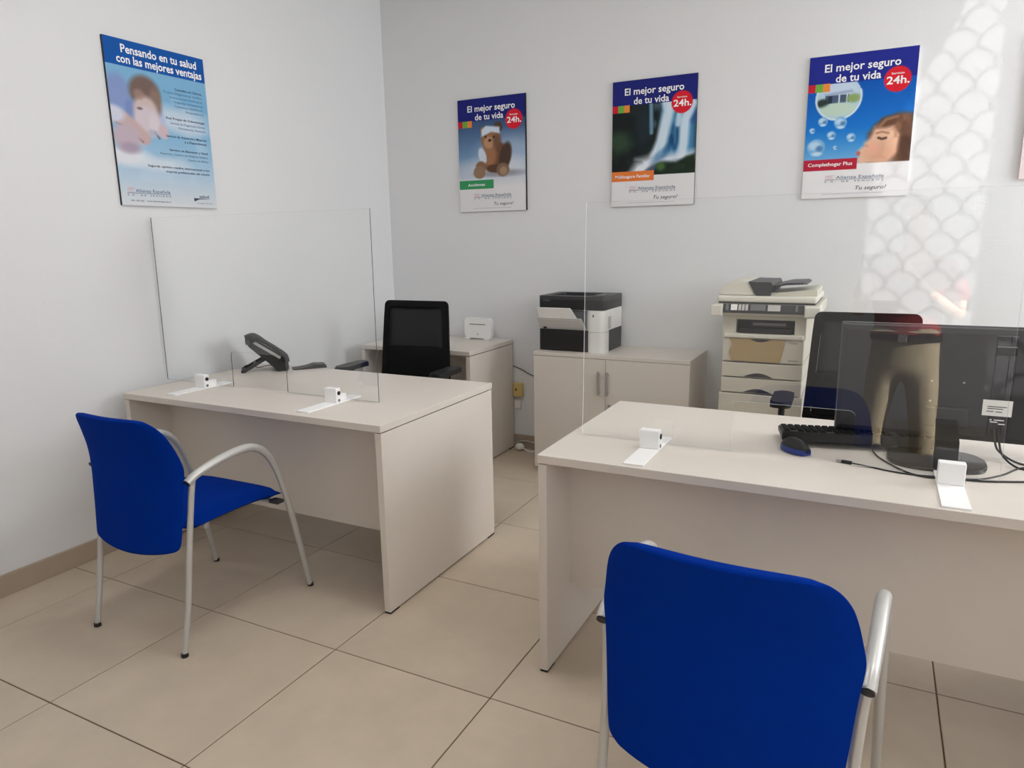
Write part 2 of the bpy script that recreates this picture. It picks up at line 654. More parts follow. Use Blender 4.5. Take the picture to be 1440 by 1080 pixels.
make_screen('protective_screen', 'clear acrylic screen standing on the desk with the telephone', -3.046, -1.766, 2.25, 0.744, 1.512, -2.595, -2.262, 0.905, 0.01,
            ((-2.715, 2.01), (-1.945, 2.00)), '', 'acrylic_edge_dark')
make_screen('protective_screen', 'large clear acrylic screen standing on the desk in front of the monitor', -0.838, 0.329, 2.145, 0.744, 1.497, -0.355, -0.021, 0.899, 0.033,
            ((-0.585, 1.895), (0.213, 1.89)), '', 'acrylic_edge')


# ------------------------------------------------------------------ blue visitor chairs
def make_visitor_chair(label, loc, rotz):
    t = thing('visitor_chair', label, 'chair', loc, rotz, 'blue visitor chairs')
    # backrest: lofted shell, wrapped forward at its sides
    zk = [0.364, 0.370, 0.380, 0.40, 0.46, 0.54, 0.60, 0.632, 0.66, 0.70, 0.74, 0.775, 0.802, 0.82, 0.831, 0.837, 0.839]
    wk = [0.178, 0.198, 0.210, 0.216, 0.222, 0.228, 0.233, 0.240, 0.248, 0.246, 0.238, 0.228, 0.214, 0.198, 0.180, 0.155, 0.135]
    yk = [-0.236, -0.235, -0.233, -0.230, -0.224, -0.218, -0.214, -0.213, -0.214, -0.220, -0.230, -0.240, -0.250, -0.257, -0.262, -0.265, -0.266]
    zk = [0.66 + (z - 0.66) * (0.95 if z > 0.66 else 1.02) for z in zk]
    wk = [w * float(np.interp(z, (0.62, 0.68), (1.025, 0.965))) for w, z in zip(wk, zk)]
    P_ = smooth_path(list(zip(zk, wk, yk)), 3)
    zs, ws, ye = [p[0] for p in P_], [p[1] for p in P_], [p[2] for p in P_]
    loops = []
    N = 24
    nk = len(zs)
    for k, (z, w, y) in enumerate(zip(zs, ws, ye)):
        th = 0.030 * min(1.0, 0.30 + 0.14 * min(k, nk - 1 - k))
        fr, bk = [], []
        for i in range(N + 1):
            s = -1 + 2 * i / N
            x = w * s
            yy = y - 0.045 * (1 - (x / 0.25) ** 2)
            e = max(0.0, 1 - abs(s) ** 5) ** 0.5
            zdip = -0.016 * (1 - s * s) * max(0.0, 1 - (z - 0.364) / 0.10)
            fr.append((x, yy + th / 2 * e + 0.002, z + zdip))
            bk.append((x, yy - th / 2 * e - 0.002, z + zdip))
        loops.append(bk + list(reversed(fr)))
    obj('backrest', loft(new(), loops), 'blue_fabric', t, True)
    # seat
    loops = []
    for k in range(15):
        s = k / 14
        y = -0.215 + 0.46 * s
        w = 0.226 + 0.008 * s - (0.03 if k in (0, 14) else (0.012 if k in (1, 13) else 0))
        top = 0.455 + 0.010 * math.sin(PI * s) - 0.030 * max(0, s - 0.72) ** 2 / 0.078
        bot = top - (0.022 if k in (0, 14) else (0.042 if k in (1, 13) else 0.052))
        if k in (0, 14):
            top -= 0.012
        tl, bl = [], []
        for i in range(13):
            u = -1 + 2 * i / 12
            e = max(0.0, 1 - abs(u) ** 6) ** 0.5
            mid = (top + bot) / 2
            tl.append((w * u, y, mid + (top - mid) * e + 0.001))
            bl.append((w * u, y, mid - (mid - bot) * e - 0.001))
        loops.append(bl + list(reversed(tl)))
    obj('seat', loft(new(), loops), 'blue_fabric', t, True)
    for s in (-1, 1):
        arm = [(s * 0.250, -0.212, 0.604), (s * 0.252, -0.17, 0.626), (s * 0.254, -0.09, 0.646), (s * 0.255, -0.01, 0.657), (s * 0.2555, 0.06, 0.655), (s * 0.257, 0.115, 0.629),
               (s * 0.259, 0.155, 0.58), (s * 0.261, 0.190, 0.495), (s * 0.264, 0.225, 0.36), (s * 0.268, 0.262, 0.18), (s * 0.272, 0.294, 0.008)]
        bm = tube(new(), arm, [0.0145, 0.0145, 0.015, 0.015, 0.015, 0.0145, 0.0135, 0.0125, 0.012, 0.0115, 0.011], 14, 5)
        a = obj('arm_and_front_leg', bm, 'silver_paint', t, True)
        obj('end_cap', tube(new(), [(s * 0.2496, -0.2145, 0.6025), (s * 0.2500, -0.2105, 0.605)], 0.0125, 12, smooth=False), 'black_plastic', a, True)
        obj('rubber_foot', cyl(new(), (s * 0.2722, 0.2952), 0.0125, 0, 0.014, 14, 0.0118), 'black_plastic', a, True)
        leg = [(s * 0.249, -0.188, 0.614), (s * 0.243, -0.198, 0.54), (s * 0.237, -0.220, 0.38), (s * 0.2375, -0.250, 0.18), (s * 0.235, -0.284, 0.008)]
        l = obj('rear_leg', tube(new(), leg, 0.0105, 12, 5), 'silver_paint', t, True)
        obj('rubber_foot', cyl(new(), (s * 0.2348, -0.2848), 0.0125, 0, 0.014, 14, 0.0118), 'black_plastic', l, True)
        obj('bracket', box(new(), min(s * 0.215, s * 0.262), max(s * 0.215, s * 0.262), 0.165, 0.200, 0.395, 0.409, 0.003, 2), 'dark_grey', t)
    for y, xx in ((-0.10, 0.18), (0.18, 0.25)):
        obj('cross_bar', tube(new(), [(-xx, y, 0.398), (xx, y, 0.398)], 0.010, 10, smooth=False), 'silver_paint', t, True)
    return t


make_visitor_chair('blue visitor chair with grey arms by the left wall, seen whole', (-2.253, 1.713, 0), 0.01)
make_visitor_chair('nearest blue visitor chair, in front at the bottom right, cut by the frame', (-0.194, 1.481, 0), -0.06)


# ------------------------------------------------------------------ black office chairs (facing -y)
def make_office_chair(label, loc, rotz):
    t = thing('office_chair', label, 'chair', loc, rotz, 'black office chairs')
    # five-star base
    obj('hub', cyl(new(), (0, 0), 0.035, 0.075, 0.13, 18, 0.03), 'black_plastic', t, True)
    for k in range(5):
        a = 2 * PI * k / 5 + 0.3
        dx, dy = math.cos(a), math.sin(a)
        bl = obj('base_leg', tube(new(), [(dx * 0.02, dy * 0.02, 0.105), (dx * 0.16, dy * 0.16, 0.095), (dx * 0.30, dy * 0.30, 0.072)], [0.022, 0.018, 0.013], 10, 4), 'black_plastic', t, True)
        cx, cy = dx * 0.295, dy * 0.295
        obj('caster', tube(new(), [(cx - dy * 0.024, cy + dx * 0.024, 0.028), (cx + dy * 0.024, cy - dx * 0.024, 0.028)], 0.028, 16, smooth=False), 'black_plastic', bl, True)
    obj('gas_column', cyl(new(), (0, 0), 0.022, 0.12, 0.42, 16), 'mid_grey', t, True)
    obj('mechanism', box(new(), -0.10, 0.10, -0.10, 0.16, 0.40, 0.432, 0.008, 2), 'black_plastic', t)
    loops = []
    for k in range(13):
        s = k / 12
        y = -0.25 + 0.47 * s
        w = 0.235 - (0.05 if k in (0, 12) else (0.02 if k in (1, 11) else 0))
        top = 0.505 - 0.03 * max(0, 0.3 - s) ** 2 / 0.09 - (0.025 if k in (0, 12) else 0)
        bot = 0.432 + (0.02 if k in (0, 12) else 0)
        tl, bl_ = [], []
        for i in range(11):
            u = -1 + 2 * i / 10
            e = max(0.0, 1 - abs(u) ** 5) ** 0.5
            mid = (top + bot) / 2
            tl.append((w * u, y, mid + (top - mid) * e + 0.001))
            bl_.append((w * u, y, mid - (mid - bot) * e - 0.001))
        loops.append(bl_ + list(reversed(tl)))
    obj('seat', loft(new(), loops), 'matt_black', t, True)

    # backrest frame: rounded tapering ring, leaning back slightly
    def by(z):
        return 0.235 + 0.05 * ((z - 0.5) / 0.55) ** 1.3 if z > 0.5 else 0.235

    def half(z):
        return 0.237 - 0.024 * (z - 0.52) / 0.52
    zt, zb = 1.044, 0.54

    def ring(inset, r):
        pts = []
        for k in range(7):
            a = PI / 2 * k / 6
            pts.append((half(zt) - inset - r + r * math.sin(a), zt - inset - r + r * math.cos(a)))
        zz = np.linspace(zt - inset - r, zb + inset + r, 8)[1:-1]
        pts += [(half(z) - inset, z) for z in zz]
        for k in range(7):
            a = PI / 2 * k / 6
            pts.append((half(zb) - inset - r + r * math.cos(a), zb + inset + r - r * math.sin(a)))
        return pts + [(-x, z) for x, z in reversed(pts)]
    o_, i_ = ring(0, 0.03), ring(0.035, 0.02)
    bm = new()
    n = len(o_)
    rows = []
    for pts, dy in ((o_, 0.008), (o_, 0.022), (i_, 0.022), (i_, 0.0), (o_, 0.008)):
        rows.append([bm.verts.new((x, by(z) + dy, z)) for x, z in pts])
    for a, b in zip(rows[:-1], rows[1:]):
        for i in range(n):
            bm.faces.new((a[i], a[(i + 1) % n], b[(i + 1) % n], b[i]))
    bmesh.ops.remove_doubles(bm, verts=bm.verts, dist=1e-5)
    obj('backrest_frame', bm, 'matt_black', t, True)
    # mesh upper panel and padded lower panel
    bm = new()
    rows = []
    for z in np.linspace(0.765, zt - 0.036, 10):
        w = half(z) - 0.036
        rows.append([(w * s, by(z) + 0.010 + 0.012 * (1 - s * s), z) for s in np.linspace(-1, 1, 9)])
    loft(bm, rows, cap=False, closed=False)
    m_ = obj('mesh_panel', bm, 'chair_mesh', t, True)
    sm = m_.modifiers.new('thickness', 'SOLIDIFY')
    sm.thickness = 0.003
    loops = []
    zz = np.linspace(zb + 0.035, 0.772, 9)
    for k, z in enumerate(zz):
        w = half(z) - 0.034
        th = 0.012 if k in (0, 8) else 0.03
        f_, b_ = [], []
        for s in np.linspace(-1, 1, 9):
            e = max(0.0, 1 - abs(s) ** 6) ** 0.5
            yc = by(z) + 0.008 + 0.008 * (1 - s * s)
            f_.append((w * s, yc - th / 2 * e - 0.001, z))
            b_.append((w * s, yc + th / 2 * e + 0.001, z))
        loops.append(f_ + list(reversed(b_)))
    obj('lower_back_pad', loft(new(), loops), 'matt_black', t, True)
    obj('back_support', tube(new(), [(0, 0.12, 0.415), (0, 0.24, 0.42), (0, 0.285, 0.48), (0, 0.275, 0.60)], 0.018, 10, 5, flat=1.8), 'black_plastic', t, True)
    for s in (-1, 1):
        ar = obj('armrest', tube(new(), [(s * 0.20, 0.02, 0.425), (s * 0.300, 0.03, 0.43), (s * 0.312, 0.05, 0.50), (s * 0.312, 0.07, 0.665)], 0.014, 10, 5), 'black_plastic', t, True)
        bm = new()
        prism(bm, [(x + s * 0.312, y + 0.07) for x, y in rrect(-0.042, 0.042, -0.125, 0.125, 0.028)], 2, 0.665, 0.692)
        es = [e for e in bm.edges if abs(e.verts[0].co.z - 0.692) < 1e-5 and abs(e.verts[1].co.z - 0.692) < 1e-5]
        bmesh.ops.bevel(bm, geom=es, offset=0.006, segments=2, affect='EDGES')
        obj('arm_pad', bm, 'black_plastic', ar, True)
    return t


make_office_chair('black mesh-back office chair behind the desk with the telephone', (-2.362, 3.125, 0), 0.05)
make_office_chair('black mesh-back office chair behind the monitor, beside the photocopier', (-0.012, 3.17, 0), 0.03)

# ------------------------------------------------------------------ low side table with the router, at the back left
t = thing('side_table', 'low white side table in the corner behind the office chair', 'table', (-2.9135, 3.5526, 0))
w, d, h = 0.811, 0.566, 0.738
obj('tabletop', box(new(), 0, w, 0, d, h - 0.026, h, 0.0015, 1), 'melamine', t)
for a in (0.002, w - 0.03):
    p = obj('side_panel', box(new(), a, a + 0.028, 0.004, d - 0.004, 0.008, h - 0.030, 0.001, 1), 'melamine', t)
    obj('spacer', box(new(), a + 0.004, a + 0.024, 0.02, d - 0.02, h - 0.0302, h - 0.0258), 'black_plastic', p)
    for yy in (0.006, d - 0.062):
        obj('glide', box(new(), a + 0.001, a + 0.027, yy, yy + 0.056, 0.0, 0.010), 'black_plastic', p)
obj('back_panel', box(new(), 0.03, w - 0.03, d - 0.14, d - 0.122, 0.24, h - 0.03), 'melamine', t)

t = thing('router', 'white wireless router standing on the side table', 'router', (-2.318, 4.045, 0.738), -0.06)
bm = new()
prism(bm, rrect(-0.104, 0.104, 0.010, 0.142, 0.022, 6), 1, -0.016, 0.016)
es = [e for e in bm.edges if abs(e.verts[0].co.y - e.verts[1].co.y) < 1e-6]
bmesh.ops.bevel(bm, geom=es, offset=0.005, segments=2, affect='EDGES')
rt = obj('body', bm, 'bright_white', t, True)
obj('slot', box(new(), -0.062, 0.062, -0.0172, -0.0155, 0.098, 0.103), 'mid_grey', t)
obj('status_light', cyl(new(), (0, 0), 0.004, 0, 0.002, 12), 'mid_grey', t, loc=(0, -0.0158, 0.035), rot=(PI / 2, 0, 0))
for s in (-1, 1):
    obj('foot', box(new(), s * 0.078 - 0.02, s * 0.078 + 0.02, -0.032, 0.030, 0, 0.012, 0.003, 2), 'white_plastic', t)

# ------------------------------------------------------------------ cabinet
t = thing('storage_cabinet', 'low white two-door cabinet under the printer', 'cabinet', (-1.764, 3.717, 0))
w, d, h = 0.921, 0.414, 0.736
obj('body', box(new(), 0, w, 0.019, d, 0.03, h - 0.02, 0.001, 1), 'melamine', t)
obj('top_panel', box(new(), 0, w, 0.0, d, h - 0.020, h, 0.001, 1), 'melamine', t)
obj('plinth', box(new(), 0.02, w - 0.02, 0.03, d - 0.02, 0, 0.032), 'melamine_edge', t)
for a, b, hx in ((0.001, 0.4455, 0.412), (0.4485, w - 0.001, 0.462)):
    dr = obj('door', box(new(), a, b, 0.0, 0.018, 0.032, h - 0.0225, 0.001, 1), 'melamine', t)
    bm = new()
    box(bm, hx - 0.008, hx + 0.008, -0.026, -0.018, 0.510, 0.648, 0.002, 2)
    for z in (0.528, 0.630):
        box(bm, hx - 0.005, hx + 0.005, -0.019, 0.0005, z - 0.005, z + 0.005)
    obj('handle', bm, 'alu', dr)
lk = obj('lock', cyl(new(), (0, 0), 0.009, 0, 0.005, 16), 'alu', t, True, loc=(0.472, 0.0005, 0.45), rot=(PI / 2, 0, 0))

# ------------------------------------------------------------------ laser printer
t = thing('laser_printer', 'black and white laser printer on the cabinet with its paper tray folded open', 'printer', (-1.765, 3.795, 0.736))
w, d, h = 0.412, 0.322, 0.322
bm = new()
prism(bm, rrect(0, w, 0, d, 0.022, 4), 2, 0.002, 0.125)
obj('lower_body', bm, 'black_plastic', t, True)
obj('cassette', box(new(), 0.018, 0.300, -0.004, 0.05, 0.010, 0.116, 0.003, 2), 'black_plastic', t)
bm = new()
prism(bm, rrect(0.003, w - 0.003, 0.018, d - 0.003, 0.012, 4), 2, 0.125, 0.245)
obj('middle_body', bm, 'white_plastic', t, True)
bm = new()
prism(bm, rrect(0, w, 0, d, 0.022, 4), 2, 0.245, 0.296)
ring_in = rrect(0.06, 0.30, 0.05, d - 0.06, 0.02, 4)
prism(bm, rrect(0, w, 0, d, 0.022, 4), 2, 0.296, 0.3005)
obj('upper_body', bm, 'black_plastic', t, True)
# rim round the output recess
bm = new()
oo, ii = rrect(0.0, w, 0.0, d, 0.022, 4), rrect(0.055, 0.315, 0.045, d - 0.05, 0.02, 4)
rows = [[bm.verts.new((p[0], p[1], z)) for p in q] for q, z in ((oo, 0.3005), (oo, h), (ii, h), (ii, 0.3012))]
for a, b in zip(rows[:-1], rows[1:]):
    for k in range(len(oo)):
        bm.faces.new((a[k], a[(k + 1) % len(oo)], b[(k + 1) % len(oo)], b[k]))
obj('output_rim', bm, 'dark_grey', t, True)
obj('control_panel', box(new(), 0.325, 0.395, 0.03, 0.12, h - 0.001, h + 0.004, 0.002, 1), 'dark_grey', t)
obj('display', box(new(), 0.332, 0.388, 0.055, 0.105, h + 0.0035, h + 0.005), 'mid_grey', t)
# rounded white column at the front right corner
bm = new()
prism(bm, rrect(0.305, w + 0.002, -0.012, 0.10, 0.035, 6), 2, 0.0, 0.119)
obj('cassette_corner', bm, 'white_plastic', t, True)
bm = new()
prism(bm, rrect(0.305, w + 0.002, -0.012, 0.10, 0.035, 6), 2, 0.121, 0.243)
obj('corner_column', bm, 'white_plastic', t, True)
obj('power_button', box(new(), 0.345, 0.352, -0.0135, -0.0105, 0.206, 0.220), 'black_plastic', t)
obj('side_vent', box(new(), w + 0.0005, w + 0.003, 0.055, 0.105, 0.135, 0.205), 'silver_paint', t)
# folded-out trays
bm = new()
loft(bm, [[(0.006, 0.012, 0.126), (0.300, 0.012, 0.126), (0.300, 0.016, 0.126), (0.006, 0.016, 0.126)],
          [(0.004, -0.034, 0.196), (0.282, -0.034, 0.196), (0.282, -0.030, 0.198), (0.004, -0.030, 0.198)]])
obj('paper_tray', bm, 'silver_tray', t)
bm = new()
loft(bm, [[(0.020, -0.028, 0.186), (0.262, -0.028, 0.186), (0.262, -0.024, 0.186), (0.020, -0.024, 0.186)],
          [(0.014, -0.052, 0.256), (0.222, -0.052, 0.256), (0.222, -0.048, 0.258), (0.014, -0.048, 0.258)]])
obj('tray_extension', bm, 'white_plastic', t)
obj('tray_slot', box(new(), 0.02, 0.30, 0.0145, 0.0185, 0.13, 0.24), 'mid_grey', t)
obj('tray_latch', box(new(), 0.032, 0.050, 0.002, 0.008, 0.130, 0.140), 'black_plastic', t)


def text_data(body, offset=0.0, shear=0.0):
    cu = bpy.data.curves.new('text', 'FONT')
    cu.body = body
    cu.offset = offset
    cu.shear = shear
    cu.resolution_u = 2
    o = bpy.data.objects.new('text', cu)
    C.objects.link(o)
    dg = bpy.context.evaluated_depsgraph_get()
    me = bpy.data.meshes.new_from_object(o.evaluated_get(dg))
    bpy.data.objects.remove(o)
    bpy.data.curves.remove(cu)
    return me


def text(name, body, x, z, width, height, material, parent, y, align='C', offset=0.012, shear=0.0):
    """flat lettering in the x-z plane facing -y; x,z is the centre (or the left/right end) of the line"""
    me = text_data(body, offset, shear)
    n = len(me.vertices)
    co = np.empty(n * 3, np.float32)
    me.vertices.foreach_get('co', co)
    co = co.reshape(-1, 3)
    mn, mx = co.min(0), co.max(0)
    sx = width / (mx[0] - mn[0])
    sz = height / 0.72      # cap height of the built-in face
    X = (co[:, 0] - (mn[0] + mx[0]) / 2) * sx
    X += x if align == 'C' else (x + width / 2 if align == 'L' else x - width / 2)
    Z = (co[:, 1] - 0.36) * sz + z
    out = np.stack([X, np.full(n, y), Z], 1).astype(np.float32)
    me.vertices.foreach_set('co', out.ravel())
    me.update()
    me.name = name
    me.materials.clear()
    me.materials.append(MATS[material])
    for p in me.polygons:
        p.material_index = 0
    o = bpy.data.objects.new(name, me)
    C.objects.link(o)
    o.parent = parent
    return o


text('brand_lettering', 'KYOCERA', 0.052, 0.295, 0.045, 0.007, 'mid_grey', t, -0.0008)

# ------------------------------------------------------------------ photocopier
t = thing('photocopier', 'tall cream photocopier with document feeder standing by the back wall', 'photocopier', (-0.4675, 3.58, 0))
hw = 0.188
obj('base_cabinet', box(new(), -0.197, 0.197, 0.0, 0.50, 0.0, 0.613, 0.004, 2), 'copier_plastic', t)
for z0_, z1_ in ((0.619, 0.692), (0.698, 0.769)):
    bm = box(new(), -hw, hw, 0.0, 0.49, z0_, z1_, 0.003, 2)
    dr = obj('drawer', bm, 'copier_plastic', t)
    pts = [(-0.07 + 0.14 * k / 12 - 0.012, z0_ + 0.003 + 0.020 * math.sin(PI * k / 12)) for k in range(13)]
    obj('grip', prism(new(), pts, 1, -0.0012, 0.004), 'dark_grey', dr)
bm = box(new(), -hw, hw, 0.002, 0.49, 0.775, 0.892, 0.004, 2)
obj('front_cover', bm, 'copier_plastic', t)
pts = [(-0.158, 0.890)] + [(-0.150 + 0.006 * math.sin(k), 0.88 - 0.1 * k / 8) for k in range(9)] + [(0.085, 0.779), (0.092, 0.82), (0.100, 0.86), (0.104, 0.890)]
obj('tan_panel', prism(new(), pts, 1, -0.003, 0.006), 'copier_tan', t)
pts = [(-0.06 + 0.10 * k / 10, 0.8895 - 0.014 * math.sin(PI * k / 10)) for k in range(11)]
obj('cover_grip', prism(new(), pts, 1, -0.0042, 0.006), 'dark_grey', t)
obj('front_lip', box(new(), -0.184, 0.186, -0.010, 0.10, 0.893, 0.915, 0.006, 2), 'copier_light', t)
bm = new()
box(bm, -0.192, -0.128, 0.006, 0.49, 0.895, 1.004)
box(bm, 0.142, 0.192, 0.006, 0.49, 0.895, 1.004)
box(bm, -0.128, 0.142, 0.006, 0.49, 0.984, 1.004)
box(bm, -0.128, 0.142, 0.22, 0.49, 0.895, 0.984)
obj('upper_body', bm, 'copier_plastic', t)
obj('output_opening', box(new(), -0.127, 0.141, 0.03, 0.215, 0.893, 0.983), 'black_plastic', t)
obj('output_tray', box(new(), -0.115, 0.125, 0.010, 0.034, 0.893, 0.945, 0.004, 1), 'black_plastic', t)
obj('output_guide', box(new(), -0.052, 0.100, 0.018, 0.031, 0.955, 0.968), 'mid_grey', t)
bm = box(new(), -0.236, 0.248, -0.035, 0.48, 1.006, 1.060, 0.006, 2)
obj('scanner_unit', bm, 'copier_plastic', t)
bm = new()
prism(bm, [(-0.052, 1.022), (-0.034, 1.018), (-0.034, 1.062), (-0.040, 1.062)], 0, -0.185, 0.182)
obj('control_panel', bm, 'dark_grey', t)
k = 0
for a, b, m_ in ((-0.172, -0.158, 'mid_grey'), (-0.148, -0.118, 'white_plastic'), (-0.112, -0.100, 'silver_paint'), (-0.096, -0.084, 'silver_paint'), (-0.080, -0.068, 'silver_paint'), (-0.056, 0.012, 'mid_grey'), (0.022, 0.078, 'silver_paint'), (0.145, 0.155, 'mid_grey')):
    bm = new()
    prism(bm, [(-0.0535, 1.033), (-0.050, 1.033), (-0.0405, 1.0605), (-0.044, 1.0605)], 0, a, b)
    obj('display' if b - a > 0.05 else 'button', bm, m_, t)
for a, b in ((-0.244, -0.186), (0.184, 0.252)):
    obj('panel_cheek', box(new(), a, b, -0.055, 0.10, 1.004, 1.056, 0.006, 2), 'copier_light', t)
obj('scanner_lid', box(new(), -0.222, 0.232, -0.010, 0.47, 1.068, 1.098, 0.010, 3), 'copier_light', t)
obj('lid_seal', box(new(), -0.215, 0.225, -0.004, 0.46, 1.059, 1.069), 'dark_grey', t)
bm = new()
prism(bm, [(-0.218, 1.096), (-0.045, 1.096), (-0.085, 1.166), (-0.160, 1.170), (-0.195, 1.150), (-0.216, 1.120)], 1, 0.02, 0.40)
bmesh.ops.bevel(bm, geom=[e for e in bm.edges], offset=0.006, segments=2, affect='EDGES')
obj('document_feeder', bm, 'copier_light', t, True)
bm = new()
prism(bm, [(-0.043, 1.098), (0.02, 1.098), (0.03, 1.150), (0.022, 1.164), (-0.042, 1.164), (-0.082, 1.166)], 1, 0.015, 0.40)
obj('feeder_throat', bm, 'dark_grey', t)
bm = new()
loft(bm, [[(0.018, 0.03, 1.134), (0.018, 0.37, 1.134), (0.018, 0.37, 1.142), (0.018, 0.03, 1.142)], [(0.09, 0.03, 1.150), (0.09, 0.37, 1.150), (0.09, 0.37, 1.160), (0.09, 0.03, 1.160)],
          [(0.165, 0.04, 1.153), (0.165, 0.36, 1.153), (0.165, 0.36, 1.163), (0.165, 0.04, 1.163)], [(0.178, 0.06, 1.152), (0.178, 0.34, 1.152), (0.178, 0.34, 1.158), (0.178, 0.06, 1.158)]])
obj('input_tray', bm, 'dark_grey', t, True)
bm = new()
prism(bm, [(0.02, 1.097), (0.226, 1.097), (0.226, 1.128), (0.215, 1.130), (0.05, 1.112), (0.022, 1.112)], 1, 0.05, 0.42)
obj('output_slope', bm, 'copier_plastic', t)
text('brand_lettering', 'KYOCERA', 0.142, 0.876, 0.036, 0.006, 'ink', t, -0.0006 + 0.002)
obj('model_line', box(new(), 0.120, 0.164, 0.0008, 0.0021, 0.790, 0.793), 'mid_grey', t)

# ------------------------------------------------------------------ monitor
t = thing('computer_monitor', 'large black monitor seen from behind on the right desk', 'monitor', (0.19, 2.37, 0.74))
zb, zt = 0.045, 0.382
obj('front_bezel', box(new(), -0.273, 0.273, 0.022, 0.040, zb, zt, 0.004, 2), 'gloss_black', t)
obj('screen', box(new(), -0.263, 0.263, 0.039, 0.0415, zb + 0.018, zt - 0.012), 'gloss_black', t)
bm = new()
loft(bm, [[(x * 0.272, 0.024, z) for x, z in ((-1, zb + 0.002), (1, zb + 0.002), (1, zt - 0.002), (-1, zt - 0.002))],
          [(x * 0.268, 0.004, z) for x, z in ((-1, zb + 0.006), (1, zb + 0.006), (1, zt - 0.006), (-1, zt - 0.006))],
          [(x * 0.255, -0.001, z) for x, z in ((-1, zb + 0.020), (1, zb + 0.020), (1, zt - 0.020), (-1, zt - 0.020))]])
obj('back_shell', bm, 'monitor_grey', t)
obj('connector_strip', box(new(), 0.128, 0.160, -0.004, 0.006, zb + 0.022, zt - 0.022, 0.001, 1), 'monitor_stripe', t)
obj('connector_ridge', box(new(), 0.160, 0.176, -0.007, 0.006, zb + 0.022, zt - 0.022, 0.001, 1), 'monitor_stripe', t)
obj('bracket', box(new(), 0.128, 0.176, -0.0082, -0.002, 0.305, 0.330, 0.001, 1), 'gloss_black', t)
st = obj('sticker', box(new(), 0.110, 0.181, -0.0090, -0.0075, 0.131, 0.177), 'paper', t)
for zz, a, b in ((0.158, 0.122, 0.168), (0.152, 0.122, 0.160), (0.144, 0.120, 0.138), (0.1435, 0.142, 0.158)):
    obj('print_line', box(new(), a, b, -0.0094, -0.0089, zz - 0.0012, zz + 0.0012), 'ink', st)
for zz, a, b in ((0.119, 0.130, 0.136), (0.119, 0.141, 0.165), (0.113, 0.132, 0.150), (0.108, 0.152, 0.168)):
    obj('print_line', box(new(), a, b, -0.0076, -0.0069, zz - 0.0014, zz + 0.0014), 'white_ink', t)
obj('arm_mount', box(new(), -0.035, 0.08, -0.012, 0.002, 0.085, 0.145, 0.005, 2), 'monitor_grey', t)
for dx, dz in ((0.060, 0.220), (0.057, 0.140), (-0.02, 0.220), (-0.02, 0.160)):
    obj('screw', cyl(new(), (0, 0), 0.003, 0, 0.003, 10), 'alu', t, loc=(dx, 0.0, dz), rot=(PI / 2, 0, 0))
bm = new()
loft(bm, [[(-0.006, -0.122, 0.008), (0.054, -0.122, 0.008), (0.054, -0.095, 0.008), (-0.006, -0.095, 0.008)], [(-0.006, -0.112, 0.07), (0.054, -0.112, 0.07), (0.054, -0.085, 0.07), (-0.006, -0.085, 0.07)],
          [(-0.004, -0.060, 0.092), (0.052, -0.060, 0.092), (0.052, -0.036, 0.092), (-0.004, -0.036, 0.092)], [(-0.004, -0.016, 0.110), (0.052, -0.016, 0.110), (0.052, 0.002, 0.110), (-0.004, 0.002, 0.110)]])
obj('neck', bm, 'matt_black', t)
bm = new()
pts = []
for k in range(32):
    a = 2 * PI * k / 32
    c_, s_ = math.cos(a), math.sin(a)
    pts.append((0.002 + 0.124 * math.copysign(abs(c_) ** 0.6, c_), -0.085 + 0.105 * math.copysign(abs(s_) ** 0.7, s_)))
prism(bm, pts, 2, 0.0, 0.010)
es = [e for e in bm.edges if e.verts[0].co.z > 0.009 and e.verts[1].co.z > 0.009]
bmesh.ops.bevel(bm, geom=es, offset=0.004, segments=2, affect='EDGES')
obj('base', bm, 'gloss_black', t, True)

# ------------------------------------------------------------------ keyboard
t = thing('keyboard', 'black keyboard lying at an angle beneath the monitor', 'keyboard', (-0.222, 2.266, 0.7555), 0.20)
t.rotation_euler = (-0.05, 0.0, 0.20)
L, D = 0.445, 0.140
bm = new()
prism(bm, [(0, 0.004), (0.0, 0.034), (D, 0.026), (D, 0.008)], 0, 0, L)
bmesh.ops.bevel(bm, geom=list(bm.edges), offset=0.003, segments=2, affect='EDGES')
obj('case', bm, 'black_plastic', t, True)
for x in (0.03, L - 0.05):
    obj('riser', box(new(), x, x + 0.02, 0.006, 0.012, -0.014, 0.008), 'black_plastic', t)
key_me = None
for row in range(6):
    for c_ in range(21):
        if (row == 0 and c_ in (1, 6, 11)) or (row in (1, 2) and c_ in (15,)) or c_ == 15:
            continue
        if key_me is None:
            bm = new()
            box(bm, -0.0086, 0.0086, -0.0086, 0.0086, 0, 0.004)
            for v in bm.verts:
                if v.co.z > 0.003:
                    v.co.x *= 0.82
                    v.co.y *= 0.82
            k = obj('key', bm, 'matt_black', t)
            key_me = k.data
        else:
            k = bpy.data.objects.new('key', key_me)
            C.objects.link(k)
            k.parent = t
        k.location = (0.015 + c_ * 0.0207, 0.016 + row * 0.0208 + (0.003 if row else 0), 0.0342 - (0.016 + row * 0.0208) * 0.057)

